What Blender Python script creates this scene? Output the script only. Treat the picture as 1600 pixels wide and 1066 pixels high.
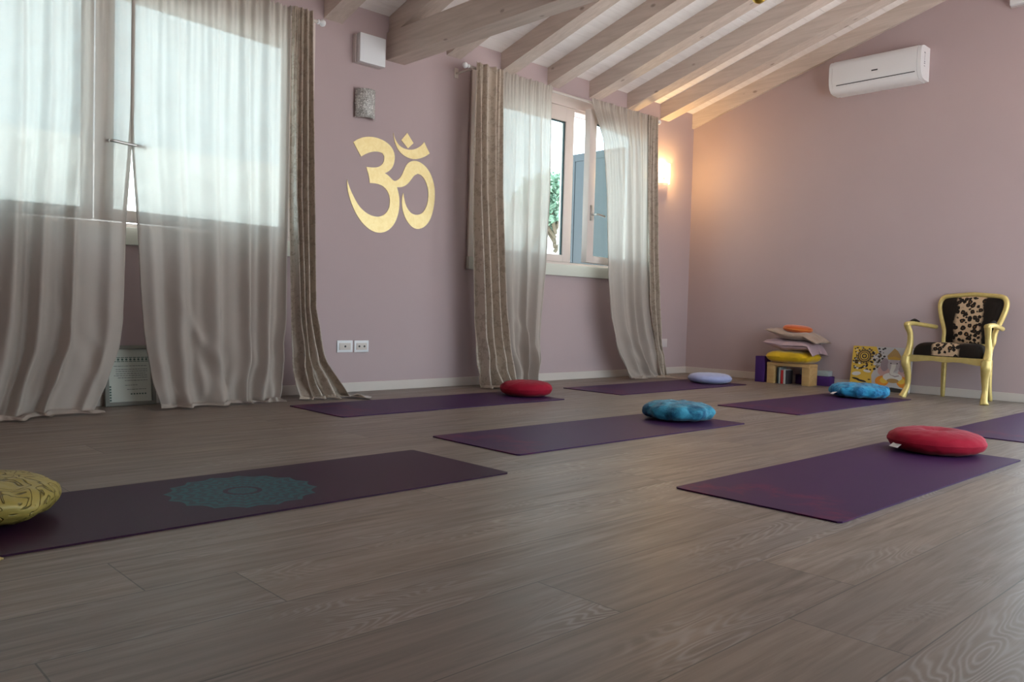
import bpy, bmesh, math, random
import numpy as np
from mathutils import Vector, Matrix, noise
from mathutils.geometry import tessellate_polygon

# ---------------------------------------------------------------- scene
for o in list(bpy.data.objects):
    bpy.data.objects.remove(o, do_unlink=True)
S = bpy.context.scene
COL = S.collection
PI = math.pi
R = math.radians
S.view_settings.view_transform = 'Standard'
S.view_settings.look = 'None'
S.view_settings.exposure = 0.25
S.view_settings.gamma = 1.0
S.view_settings.use_curve_mapping = False
try:
    S.cycles.use_denoising = True
    S.cycles.denoiser = 'OPENIMAGEDENOISE'
    S.cycles.max_bounces = 10
    S.cycles.diffuse_bounces = 6
    S.cycles.transparent_max_bounces = 16
    S.cycles.sample_clamp_indirect = 6.0
    S.cycles.caustics_reflective = False
    S.cycles.caustics_refractive = False
except Exception:
    pass

# camera: low tripod height, looking diagonally across the room
cd = bpy.data.cameras.new('camera')
cd.sensor_width = 36.0
cd.lens = 1278.2 / 1600 * 36.0
cd.clip_start = 0.05
cam = bpy.data.objects.new('camera', cd)
COL.objects.link(cam)
_yaw, _pitch, _roll = R(43.5146), R(-2.1724), R(1.5629)
_f = Vector((math.sin(_yaw)*math.cos(_pitch), math.cos(_yaw)*math.cos(_pitch), math.sin(_pitch)))
_r = Vector((math.cos(_yaw), -math.sin(_yaw), 0))
_u = _r.cross(_f)
_r2 = math.cos(_roll)*_r + math.sin(_roll)*_u
_u2 = -math.sin(_roll)*_r + math.cos(_roll)*_u
cam.matrix_world = Matrix(((_r2.x, _u2.x, -_f.x, 0), (_r2.y, _u2.y, -_f.y, 0),
                           (_r2.z, _u2.z, -_f.z, 0.6307), (0, 0, 0, 1)))
S.camera = cam

# sky: bright hazy daylight
SKY = 4.4
w = bpy.data.worlds.new('world')
S.world = w
w.use_nodes = True
bg = w.node_tree.nodes['Background']
bg.inputs[0].default_value = (0.75, 0.92, 1.02, 1)
bg.inputs[1].default_value = SKY

# high sun from behind the viewpoint: lights the paving outside, stays off the visible floor
sun = bpy.data.lights.new('sun', 'SUN')
sun.energy = 22.0
sun.color = (1.0, 0.95, 0.90)
sun.angle = R(0.6)
suno = bpy.data.objects.new('sun', sun)
suno.rotation_euler = Vector((-0.10, 0.36, -0.93)).to_track_quat('-Z', 'Y').to_euler()
suno.location = (3, -8, 12)
COL.objects.link(suno)

# room extents
YA, XB = 5.135, 7.485          # window wall, right wall
XD, YC = -1.3, -0.85           # wall on the left, wall behind the camera
ZE, SL, YR = 2.78, 0.295, 1.95 # ceiling height at window wall, slope, ridge
ZR = ZE + SL*(YA-YR)
WIN = ((0.36, 2.86), (4.385, 6.78))   # window openings along the window wall
WZ0, WZ1 = 1.05, 2.52
DOOR = (2.2, 7.2, 2.42)         # open terrace doorway in the wall behind the camera
DOOR2 = (-0.45, 1.78, 2.35)     # glazed doorway in the right wall, beyond the frame

def portal(name, loc, rot, sx, sy):
    l = bpy.data.lights.new(name, 'AREA')
    l.shape = 'RECTANGLE'
    l.size, l.size_y = sx, sy
    l.cycles.is_portal = True
    o = bpy.data.objects.new(name, l)
    o.location = loc
    o.rotation_euler = rot
    COL.objects.link(o)
for a, b in WIN:
    portal('window_portal', ((a+b)/2, YA+0.25, (WZ0+WZ1)/2), (R(-90), 0, 0), b-a, WZ1-WZ0)
portal('side_door_portal', (XB+0.2, (DOOR2[0]+DOOR2[1])/2, DOOR2[2]/2), (0, R(90), 0), DOOR2[2], DOOR2[1]-DOOR2[0])
portal('door_portal', ((DOOR[0]+DOOR[1])/2, YC-0.2, DOOR[2]/2), (R(90), 0, 0), DOOR[1]-DOOR[0], DOOR[2])

# ---------------------------------------------------------------- helpers
def tag(o, label=None, cat=None, group=None, kind=None):
    if label: o['label'] = label
    if cat: o['category'] = cat
    if group: o['group'] = group
    if kind: o['kind'] = kind
    return o

def empty(name, loc=(0, 0, 0), rz=0, **k):
    o = bpy.data.objects.new(name, None)
    o.empty_display_size = 0.1
    o.location = loc
    o.rotation_euler = (0, 0, rz)
    COL.objects.link(o)
    return tag(o, **k)

class MB:
    """collects shapes; build() links them as ONE mesh object"""
    def __init__(self):
        self.v, self.f, self.m = [], [], []
        self.cur = 0
    def add(self, vs, fs, M=None):
        n = len(self.v)
        for p in vs:
            p = Vector(p)
            self.v.append(M @ p if M else p)
        for f in fs:
            self.f.append(tuple(i+n for i in f))
            self.m.append(self.cur)
        return self
    def box(self, x0, x1, y0, y1, z0, z1, bev=0, M=None, seg=2):
        if bev <= 0:
            vs = [(x, y, z) for x in (x0, x1) for y in (y0, y1) for z in (z0, z1)]
            fs = [(0, 1, 3, 2), (4, 6, 7, 5), (0, 4, 5, 1), (2, 3, 7, 6), (0, 2, 6, 4), (1, 5, 7, 3)]
            return self.add(vs, fs, M)
        bm = bmesh.new()
        bmesh.ops.create_cube(bm, size=1)
        for v in bm.verts:
            v.co = Vector(((x0+x1)/2+v.co.x*(x1-x0), (y0+y1)/2+v.co.y*(y1-y0), (z0+z1)/2+v.co.z*(z1-z0)))
        bmesh.ops.bevel(bm, geom=bm.edges[:], offset=bev, segments=seg, profile=0.6, affect='EDGES')
        bm.verts.index_update()
        self.add([v.co.copy() for v in bm.verts], [tuple(v.index for v in f.verts) for f in bm.faces], M)
        bm.free()
        return self
    def tube(self, pts, rad, n=10, M=None, cap=True, up=(0, 0, 1), flat=1.0):
        """swept tube; rad a number or list; flat squashes the binormal"""
        P = [Vector(p) for p in pts]
        k = len(P)
        rs = rad if isinstance(rad, (list, tuple)) else [rad]*k
        vs, fs = [], []
        prev = None
        for i in range(k):
            t = (P[min(i+1, k-1)]-P[max(i-1, 0)]).normalized()
            if prev is None:
                a = Vector(up)
                if abs(a.dot(t)) > 0.95: a = Vector((1, 0, 0)) if abs(t.x) < 0.9 else Vector((0, 1, 0))
                nrm = (a - t*a.dot(t)).normalized()
            else:
                nrm = (prev - t*prev.dot(t)).normalized()
            prev = nrm
            bn = t.cross(nrm)
            r = rs[i]
            for j in range(n):
                q = 2*PI*j/n
                vs.append(P[i]+nrm*(r*math.cos(q))+bn*(r*flat*math.sin(q)))
        for i in range(k-1):
            for j in range(n):
                a, b = i*n+j, i*n+(j+1) % n
                fs.append((a, b, b+n, a+n))
        if cap:
            fs.append(tuple(range(n-1, -1, -1)))
            fs.append(tuple(range((k-1)*n, k*n)))
        return self.add(vs, fs, M)
    def lathe(self, prof, n=24, M=None, capb=True, capt=True):
        vs, fs = [], []
        for r, z in prof:
            for j in range(n):
                q = 2*PI*j/n
                vs.append((r*math.cos(q), r*math.sin(q), z))
        for i in range(len(prof)-1):
            for j in range(n):
                a, b = i*n+j, i*n+(j+1) % n
                fs.append((a, b, b+n, a+n))
        if capb: fs.append(tuple(range(n-1, -1, -1)))
        if capt: fs.append(tuple(range((len(prof)-1)*n, len(prof)*n)))
        return self.add(vs, fs, M)
    def prism(self, poly, thick, M=None):
        """2D polygon extruded along local z"""
        n = len(poly)
        tri = tessellate_polygon([[Vector((p[0], p[1], 0)) for p in poly]])
        ar = sum(poly[i][0]*poly[(i+1) % n][1]-poly[(i+1) % n][0]*poly[i][1] for i in range(n))
        vs = [(p[0], p[1], 0) for p in poly]+[(p[0], p[1], thick) for p in poly]
        fs = []
        for t in tri:
            a, b, c = t
            s = (poly[b][0]-poly[a][0])*(poly[c][1]-poly[a][1])-(poly[b][1]-poly[a][1])*(poly[c][0]-poly[a][0])
            if s < 0: a, b, c = a, c, b
            fs.append((a+n, b+n, c+n))
            fs.append((c, b, a))
        for i in range(n):
            j = (i+1) % n
            fs.append((i, j, j+n, i+n) if ar > 0 else (j, i, i+n, j+n))
        return self.add(vs, fs, M)
    def grid(self, fn, nu, nv, closeu=False, M=None):
        """fn(i,j) -> point"""
        vs = [fn(i, j) for j in range(nv) for i in range(nu)]
        fs = []
        for j in range(nv-1):
            for i in range(nu if closeu else nu-1):
                a, b = j*nu+i, j*nu+(i+1) % nu
                fs.append((a, b, b+nu, a+nu))
        return self.add(vs, fs, M)
    def build(self, name, mat, parent=None, smooth=False, auto=None):
        me = bpy.data.meshes.new(name)
        me.from_pydata([tuple(p) for p in self.v], [], self.f)
        mats = mat if isinstance(mat, (list, tuple)) else [mat]
        for q in mats: me.materials.append(q)
        if len(mats) > 1:
            me.polygons.foreach_set('material_index', self.m)
        me.update()
        if smooth:
            me.polygons.foreach_set('use_smooth', [True]*len(me.polygons))
            if auto is not None:
                me.set_sharp_from_angle(angle=R(auto))
        o = bpy.data.objects.new(name, me)
        COL.objects.link(o)
        if parent: o.parent = parent
        return o

def spline(pts, n=8):
    """Catmull-Rom through 3D points"""
    P = [Vector(p) for p in pts]
    P = [2*P[0]-P[1]]+P+[2*P[-1]-P[-2]]
    out = []
    for i in range(1, len(P)-2):
        for k in range(n):
            t = k/n
            a, b, c, d = P[i-1], P[i], P[i+1], P[i+2]
            out.append(0.5*((2*b)+(c-a)*t+(2*a-5*b+4*c-d)*t*t+(3*b-a-3*c+d)*t**3))
    out.append(P[-2])
    return out

def lerps(vals, n):
    k = len(vals)-1
    return [vals[min(int(i/(n-1)*k), k-1)]+(vals[min(int(i/(n-1)*k), k-1)+1]-vals[min(int(i/(n-1)*k), k-1)])*(i/(n-1)*k-min(int(i/(n-1)*k), k-1)) for i in range(n)]

def nz(x, y, z=0.0):
    return noise.noise(Vector((x, y, z)))

# ---------------------------------------------------------------- materials
def mat(name, col=(0.5, 0.5, 0.5), rough=0.6, metal=0.0, spec=0.4, sheen=0.0):
    m = bpy.data.materials.new(name)
    m.use_nodes = True
    b = m.node_tree.nodes['Principled BSDF']
    b.inputs['Base Color'].default_value = (*col, 1)
    b.inputs['Roughness'].default_value = rough
    b.inputs['Metallic'].default_value = metal
    b.inputs['Specular IOR Level'].default_value = spec
    if sheen:
        b.inputs['Sheen Weight'].default_value = sheen
        b.inputs['Sheen Roughness'].default_value = 0.4
    return m
def N(m, t, **k):
    n = m.node_tree.nodes.new('ShaderNode'+t)
    for a, v in k.items():
        if a in n.inputs: n.inputs[a].default_value = v
        else: setattr(n, a, v)
    return n
def L(m, a, b): m.node_tree.links.new(a, b)
def P(m): return m.node_tree.nodes['Principled BSDF']
def coords(m, scale=(1, 1, 1), kind='Object', rot=(0, 0, 0)):
    tc = N(m, 'TexCoord')
    mp = N(m, 'Mapping')
    mp.inputs['Scale'].default_value = scale
    mp.inputs['Rotation'].default_value = rot
    L(m, tc.outputs[kind], mp.inputs['Vector'])
    return mp.outputs[0]
def ramp(m, fac, stops, interp='LINEAR'):
    r = N(m, 'ValToRGB')
    r.color_ramp.interpolation = interp
    e = r.color_ramp.elements
    while len(e) < len(stops): e.new(0.5)
    for el, (p, c) in zip(e, stops):
        el.position = p
        el.color = (*c, 1) if len(c) == 3 else c
    L(m, fac, r.inputs[0])
    return r.outputs[0]
def math_(m, op, a, b=None, clamp=False):
    n = N(m, 'Math', operation=op)
    n.use_clamp = clamp
    for i, q in enumerate((a, b)):
        if q is None: continue
        if isinstance(q, (int, float)): n.inputs[i].default_value = q
        else: L(m, q, n.inputs[i])
    return n.outputs[0]
def mixc(m, fac, a, b, blend='MIX'):
    n = N(m, 'Mix', data_type='RGBA', blend_type=blend)
    for s, q in ((0, fac), (6, a), (7, b)):
        if isinstance(q, (int, float)): n.inputs[s].default_value = q
        elif isinstance(q, tuple): n.inputs[s].default_value = (*q, 1)
        else: L(m, q, n.inputs[s])
    return n.outputs[2]
def bump(m, h, strength=0.3, dist=0.01):
    b = N(m, 'Bump')
    b.inputs['Strength'].default_value = strength
    b.inputs['Distance'].default_value = dist
    L(m, h, b.inputs['Height'])
    L(m, b.outputs[0], P(m).inputs['Normal'])
def noisef(m, vec, scale, detail=4, rough=0.55, dist=0.0):
    n = N(m, 'TexNoise')
    n.inputs['Scale'].default_value = scale
    n.inputs['Detail'].default_value = detail
    n.inputs['Roughness'].default_value = rough
    n.inputs['Distortion'].default_value = dist
    L(m, vec, n.inputs['Vector'])
    return n.outputs['Fac']

# painted plaster
def plaster(name, col):
    m = mat(name, col, 0.75, spec=0.25)
    v = coords(m)
    n = noisef(m, v, 2.2, 3)
    c = mixc(m, n, tuple(x*0.97 for x in col), tuple(x*1.03 for x in col))
    L(m, c, P(m).inputs['Base Color'])
    bump(m, noisef(m, v, 90, 4), 0.08, 0.003)
    return m
M_WALL = plaster('mauve_plaster', (0.44, 0.338, 0.337))

# whitewashed timber
def whitewash(name, axis, c0, c1, knots=True):
    m = mat(name, c0, 0.6, spec=0.3)
    sc = {'x': (1.0, 14, 14), 'y': (14, 1.0, 14)}[axis]
    v = coords(m, sc)
    n = noisef(m, v, 2.0, 6, 0.6, 0.6)
    c = mixc(m, ramp(m, n, [(0.3, (0, 0, 0)), (0.7, (1, 1, 1))]), c0, c1)
    if knots:
        vo = N(m, 'TexVoronoi')
        vo.inputs['Scale'].default_value = 1.0
        L(m, coords(m, {'x': (3.6, 7, 7), 'y': (7, 3.6, 7)}[axis]), vo.inputs['Vector'])
        k = ramp(m, vo.outputs['Distance'], [(0.0, (1, 1, 1)), (0.07, (0.6, 0.6, 0.6)), (0.11, (0, 0, 0))])
        c = mixc(m, math_(m, 'MULTIPLY', k, 0.75), c, (0.16, 0.10, 0.07))
    L(m, c, P(m).inputs['Base Color'])
    bump(m, n, 0.15, 0.003)
    return m
M_BEAM = whitewash('whitewashed_timber', 'y', (0.51, 0.42, 0.365), (0.64, 0.54, 0.48))
M_BOARD = whitewash('whitewashed_boards', 'x', (0.82, 0.76, 0.74), (0.90, 0.85, 0.83), False)

# laminate planks: 'plank' uv in metres along / across, 'rnd' uv random per plank
def floor_mat():
    m = mat('laminate_planks', (0.2, 0.17, 0.15), 0.38, spec=0.36)
    uv = N(m, 'UVMap', uv_map='plank').outputs[0]
    rn = N(m, 'UVMap', uv_map='rnd').outputs[0]
    sx = N(m, 'SeparateXYZ'); L(m, uv, sx.inputs[0])
    rx = N(m, 'SeparateXYZ'); L(m, rn, rx.inputs[0])
    rnd = rx.outputs[0]; length = rx.outputs[1]
    cb = N(m, 'CombineXYZ')
    L(m, sx.outputs[0], cb.inputs[0]); L(m, sx.outputs[1], cb.inputs[1])
    L(m, math_(m, 'MULTIPLY', rnd, 37.0), cb.inputs[2])
    def mp(s):
        q = N(m, 'Mapping'); q.inputs['Scale'].default_value = s
        L(m, cb.outputs[0], q.inputs['Vector']); return q.outputs[0]
    streak = noisef(m, mp((1.0, 16, 1)), 2.6, 6, 0.62, 0.4)
    fine = noisef(m, mp((2.5, 90, 1)), 3.0, 4, 0.6)
    broad = noisef(m, mp((1.3, 5, 1)), 1.6, 3, 0.5)
    # cathedral figure: rings of a stretched, warped field
    warp = noisef(m, mp((1.1, 6.5, 1)), 1.15, 2, 0.45)
    ring = math_(m, 'SINE', math_(m, 'MULTIPLY', warp, 230.0))
    ringm = ramp(m, noisef(m, mp((0.9, 2.5, 1)), 1.3, 2), [(0.50, (0, 0, 0)), (0.66, (1, 1, 1))])
    base = mixc(m, ramp(m, streak, [(0.32, (0, 0, 0)), (0.66, (1, 1, 1))]), (0.122, 0.092, 0.069), (0.290, 0.224, 0.180))
    base = mixc(m, ramp(m, broad, [(0.3, (0, 0, 0)), (0.75, (1, 1, 1))]), base, (0.192, 0.154, 0.128))
    base = mixc(m, math_(m, 'MULTIPLY', ringm, math_(m, 'MULTIPLY', math_(m, 'POWER', math_(m, 'MULTIPLY', math_(m, 'ADD', ring, 1.0), 0.5), 2.0), 0.55)), base, (0.40, 0.36, 0.335))
    base = mixc(m, math_(m, 'MULTIPLY', fine, 0.35), base, (0.13, 0.105, 0.09))
    # knots
    vo = N(m, 'TexVoronoi'); vo.inputs['Scale'].default_value = 1.0
    L(m, mp((1.7, 6.0, 1)), vo.inputs['Vector'])
    kn = ramp(m, vo.outputs['Distance'], [(0.0, (1, 1, 1)), (0.22, (0, 0, 0))])
    base = mixc(m, math_(m, 'MULTIPLY', kn, 0.35), base, (0.09, 0.075, 0.065))
    tint = mixc(m, rnd, (0.90, 0.90, 0.92), (1.08, 1.05, 1.02))
    base = mixc(m, 1.0, base, tint, 'MULTIPLY')
    # joints between planks
    d1 = math_(m, 'MINIMUM', sx.outputs[1], math_(m, 'SUBTRACT', 0.2475, sx.outputs[1]))
    d2 = math_(m, 'MINIMUM', sx.outputs[0], math_(m, 'SUBTRACT', length, sx.outputs[0]))
    g = math_(m, 'LESS_THAN', math_(m, 'MINIMUM', d1, d2), 0.0016)
    base = mixc(m, math_(m, 'MULTIPLY', g, 0.7), base, (0.05, 0.042, 0.037))
    L(m, base, P(m).inputs['Base Color'])
    L(m, ramp(m, streak, [(0.3, (0.46,)*3), (0.7, (0.36,)*3)]), P(m).inputs['Roughness'])
    bump(m, math_(m, 'SUBTRACT', streak, math_(m, 'MULTIPLY', g, 2.0)), 0.12, 0.002)
    return m
M_FLOOR = floor_mat()

M_WHITE = mat('white_lacquer', (0.58, 0.51, 0.46), 0.45)
M_WFRAME = mat('white_window_timber', (0.66, 0.57, 0.52), 0.4)
M_SILL = mat('pale_sill_paint', (0.62, 0.62, 0.54), 0.45)
M_PLASTIC = mat('white_plastic', (0.72, 0.71, 0.72), 0.35)
M_DARK = mat('dark_plastic', (0.03, 0.03, 0.035), 0.5)
M_STEEL = mat('brushed_steel', (0.55, 0.53, 0.5), 0.35, 1.0)
M_BRASS = mat('brass', (0.55, 0.38, 0.06), 0.35, 1.0)
M_GASKET = mat('window_gasket', (0.02, 0.05, 0.055), 0.5)
M_BEIGEP = mat('pink_white_plastic', (0.60, 0.53, 0.52), 0.4)

def glass_mat():
    m = bpy.data.materials.new('window_glass')
    m.use_nodes = True
    nt = m.node_tree
    nt.nodes.remove(nt.nodes['Principled BSDF'])
    t = N(m, 'BsdfTransparent'); t.inputs[0].default_value = (0.90, 0.96, 0.955, 1)
    g = N(m, 'BsdfGlossy'); g.inputs['Roughness'].default_value = 0.02
    lw = N(m, 'LayerWeight'); lw.inputs['Blend'].default_value = 0.5
    f = N(m, 'Math', operation='MULTIPLY_ADD')
    p4 = math_(m, 'POWER', lw.outputs['Facing'], 4.0)
    L(m, p4, f.inputs[0]); f.inputs[1].default_value = 0.5; f.inputs[2].default_value = 0.04
    x = N(m, 'MixShader')
    L(m, f.outputs[0], x.inputs[0]); L(m, t.outputs[0], x.inputs[1]); L(m, g.outputs[0], x.inputs[2])
    L(m, x.outputs[0], nt.nodes['Material Output'].inputs[0])
    return m
M_GLASS = glass_mat()

def sheer_mat():
    m = bpy.data.materials.new('sheer_linen')
    m.use_nodes = True
    nt = m.node_tree
    nt.nodes.remove(nt.nodes['Principled BSDF'])
    col = (0.62, 0.53, 0.46, 1)
    d = N(m, 'BsdfDiffuse'); d.inputs[0].default_value = col
    tl = N(m, 'BsdfTranslucent'); tl.inputs[0].default_value = (0.42, 0.40, 0.375, 1)
    tp = N(m, 'BsdfTransparent'); tp.inputs[0].default_value = (0.97, 0.98, 0.97, 1)
    a = N(m, 'MixShader'); a.inputs[0].default_value = 0.45
    L(m, d.outputs[0], a.inputs[1]); L(m, tl.outputs[0], a.inputs[2])
    b = N(m, 'MixShader')
    n = noisef(m, coords(m, (1, 1, 1)), 14, 3)
    L(m, ramp(m, n, [(0.3, (0.05,)*3), (0.7, (0.08,)*3)]), b.inputs[0])
    L(m, a.outputs[0], b.inputs[1]); L(m, tp.outputs[0], b.inputs[2])
    L(m, b.outputs[0], nt.nodes['Material Output'].inputs[0])
    return m
M_SHEER = sheer_mat()

def damask_mat():
    m = mat('beige_damask', (0.33, 0.27, 0.21), 0.5, spec=0.5, sheen=0.3)
    v = coords(m, (1, 1, 1))
    vo = N(m, 'TexVoronoi'); vo.inputs['Scale'].default_value = 16
    L(m, v, vo.inputs['Vector'])
    n = noisef(m, v, 26, 3, 0.6, 1.2)
    p = ramp(m, math_(m, 'ADD', n, math_(m, 'MULTIPLY', vo.outputs['Distance'], 0.25)), [(0.52, (0, 0, 0)), (0.62, (1, 1, 1))])
    L(m, mixc(m, p, (0.36, 0.29, 0.225), (0.46, 0.375, 0.30)), P(m).inputs['Base Color'])
    L(m, ramp(m, p, [(0, (0.6,)*3), (1, (0.35,)*3)]), P(m).inputs['Roughness'])
    bump(m, p, 0.25, 0.003)
    return m
M_DAMASK = damask_mat()

def gold_paint():
    m = mat('gold_leaf_paint', (0.80, 0.62, 0.26), 0.42, 0.35)
    n = noisef(m, coords(m, (3, 3, 3)), 7, 5, 0.6, 1.0)
    L(m, mixc(m, n, (0.80, 0.58, 0.22), (0.98, 0.82, 0.46)), P(m).inputs['Base Color'])
    return m
M_OM = gold_paint()

def gilt():
    m = mat('gilt_wood', (0.50, 0.36, 0.10), 0.38, 0.35)
    n = noisef(m, coords(m), 30, 4)
    L(m, mixc(m, n, (0.44, 0.31, 0.09), (0.68, 0.52, 0.20)), P(m).inputs['Base Color'])
    return m
M_GILT = gilt()

def leopard(name, half):
    """tan leopard stripe down the middle fading into near black sides"""
    m = mat(name, (0.02, 0.015, 0.012), 0.8, spec=0.15)
    v = coords(m)
    vo = N(m, 'TexVoronoi'); vo.inputs['Scale'].default_value = 27
    vo.inputs['Randomness'].default_value = 0.85
    L(m, v, vo.inputs['Vector'])
    wob = noisef(m, v, 40, 2)
    d = math_(m, 'ADD', vo.outputs['Distance'], math_(m, 'MULTIPLY', math_(m, 'SUBTRACT', wob, 0.5), 0.5))
    spot = ramp(m, d, [(0.0, (0.16, 0.07, 0.02)), (0.10, (0.14, 0.06, 0.02)), (0.16, (0.012, 0.009, 0.007)), (0.47, (0.014, 0.009, 0.007)), (0.54, (0.50, 0.34, 0.21))])
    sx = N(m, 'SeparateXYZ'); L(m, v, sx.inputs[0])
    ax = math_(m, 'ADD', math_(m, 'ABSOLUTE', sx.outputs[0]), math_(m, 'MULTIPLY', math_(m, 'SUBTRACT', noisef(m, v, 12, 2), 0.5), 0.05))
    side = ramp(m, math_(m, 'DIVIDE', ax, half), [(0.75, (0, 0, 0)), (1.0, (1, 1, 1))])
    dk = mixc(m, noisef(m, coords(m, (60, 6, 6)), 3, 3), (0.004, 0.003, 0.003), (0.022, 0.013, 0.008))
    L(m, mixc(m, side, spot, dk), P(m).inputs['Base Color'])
    return m
M_LEO = leopard('leopard_plush', 0.115)

def plain_fabric(name, c, rough=0.8, sheen=0.3, scale=120, var=0.12):
    m = mat(name, c, rough, spec=0.2, sheen=sheen)
    v = coords(m)
    n = noisef(m, v, 9, 4)
    L(m, mixc(m, n, tuple(x*(1-var) for x in c), tuple(min(1, x*(1+var)) for x in c)), P(m).inputs['Base Color'])
    bump(m, noisef(m, v, scale, 3), 0.25, 0.002)
    return m
M_RED = plain_fabric('red_velvet', (0.28, 0.004, 0.020), 0.8, 0.05)
M_LILAC = plain_fabric('lilac_cotton', (0.33, 0.35, 0.55))
M_YEL = plain_fabric('yellow_velvet', (0.60, 0.36, 0.008), 0.6, 0.3, var=0.3)
M_ORANGE = plain_fabric('orange_cotton', (0.52, 0.10, 0.02))
M_ORPIPE = plain_fabric('orange_piping', (0.62, 0.20, 0.03))
M_BEIGE = plain_fabric('taupe_cotton', (0.34, 0.24, 0.185))
M_MAUVE = plain_fabric('mauve_satin', (0.40, 0.27, 0.29), 0.35, 0.1)
M_LABEL = mat('white_label', (0.7, 0.68, 0.66), 0.6)
M_PURPLE = mat('purple_foam', (0.055, 0.012, 0.12), 0.7)
M_OAK = whitewash('pale_pine', 'y', (0.42, 0.24, 0.09), (0.56, 0.35, 0.15), False)

def plush(name, dk, lt):
    m = mat(name, dk, 0.75, spec=0.3, sheen=0.15)
    v = coords(m)
    n = noisef(m, v, 12, 4, 0.6, 0.8)
    L(m, mixc(m, ramp(m, n, [(0.40, (0, 0, 0)), (0.60, (1, 1, 1))]), dk, lt), P(m).inputs['Base Color'])
    bump(m, noisef(m, v, 60, 4, 0.6, 0.5), 0.6, 0.006)
    return m
M_TEAL = plush('teal_plush', (0.006, 0.075, 0.15), (0.035, 0.23, 0.33))
M_BLUE = plush('blue_plush', (0.005, 0.085, 0.20), (0.03, 0.26, 0.45))

def gold_brocade():
    m = mat('gold_brocade', (0.42, 0.29, 0.06), 0.45, 0.1)
    v = coords(m, (1, 1, 1))
    n = noisef(m, v, 7, 1.5, 0.5, 2.0)
    rings = math_(m, 'SINE', math_(m, 'MULTIPLY', n, 26.0))
    f = ramp(m, math_(m, 'ABSOLUTE', rings), [(0.05, (0, 0, 0)), (0.45, (1, 1, 1))])
    L(m, mixc(m, f, (0.11, 0.075, 0.01), (0.33, 0.245, 0.055)), P(m).inputs['Base Color'])
    bump(m, f, 0.6, 0.006)
    return m
M_BROC = gold_brocade()

def mat_rubber(name, c, pc, mode):
    """yoga mat rubber; mode 'round' prints a mandala, 'petal' a faint lotus at the left end"""
    m = mat(name, c, 0.45, spec=0.12)
    tc = N(m, 'TexCoord')
    v = tc.outputs['Object']
    sx = N(m, 'SeparateXYZ'); L(m, v, sx.inputs[0])
    n = noisef(m, v, 5, 3)
    base = mixc(m, n, tuple(x*0.9 for x in c), tuple(x*1.1 for x in c))
    ox = -0.935 if mode == 'round' else 0.02
    dx = math_(m, 'SUBTRACT', sx.outputs[0], ox+0.0) if mode == 'round' else math_(m, 'SUBTRACT', sx.outputs[0], ox)
    dy = math_(m, 'SUBTRACT', sx.outputs[1], 0.309)
    rr = math_(m, 'SQRT', math_(m, 'ADD', math_(m, 'MULTIPLY', dx, dx), math_(m, 'MULTIPLY', dy, dy)))
    th = math_(m, 'ARCTAN2', dy, dx)
    if mode == 'round':
        pet = math_(m, 'MULTIPLY', math_(m, 'ABSOLUTE', math_(m, 'SINE', math_(m, 'MULTIPLY', th, 8.0))), 0.022)
        rq = math_(m, 'ADD', rr, pet)
        inside = math_(m, 'LESS_THAN', rq, 0.245)
        a = math_(m, 'SINE', math_(m, 'MULTIPLY', rq, 165.0))
        b = math_(m, 'SINE', math_(m, 'MULTIPLY', th, 32.0))
        pat = ramp(m, math_(m, 'ADD', a, math_(m, 'MULTIPLY', b, 0.7)), [(0.0, (0.45,)*3), (0.3, (1, 1, 1))])
        hub = math_(m, 'GREATER_THAN', math_(m, 'ABSOLUTE', math_(m, 'SUBTRACT', rr, 0.055)), 0.008)
        fac = math_(m, 'MULTIPLY', math_(m, 'MULTIPLY', inside, pat), math_(m, 'MULTIPLY', hub, 0.9))
    else:
        lob = math_(m, 'MULTIPLY', math_(m, 'ABSOLUTE', math_(m, 'SINE', math_(m, 'MULTIPLY', th, 3.5))), 0.11)
        d = math_(m, 'ABSOLUTE', math_(m, 'SUBTRACT', math_(m, 'SUBTRACT', rr, lob), 0.16))
        pat = ramp(m, d, [(0.0, (1, 1, 1)), (0.05, (0.4,)*3), (0.085, (0, 0, 0))])
        fac = math_(m, 'MULTIPLY', math_(m, 'MULTIPLY', pat, ramp(m, noisef(m, v, 22, 3), [(0.35, (0,)*3), (0.6, (1, 1, 1))])), 0.8)
    L(m, mixc(m, fac, base, pc), P(m).inputs['Base Color'])
    bump(m, noisef(m, v, 220, 2), 0.25, 0.001)
    return m
M_MATP = mat_rubber('purple_mat_rubber', (0.044, 0.014, 0.058), (0.13, 0.014, 0.05), 'petal')
M_MATD = mat_rubber('plum_mat_rubber', (0.036, 0.011, 0.030), (0.016, 0.105, 0.12), 'round')

# ---------------------------------------------------------------- setting
def structure(o, label=None):
    return tag(o, label=label, kind='structure')

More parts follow.
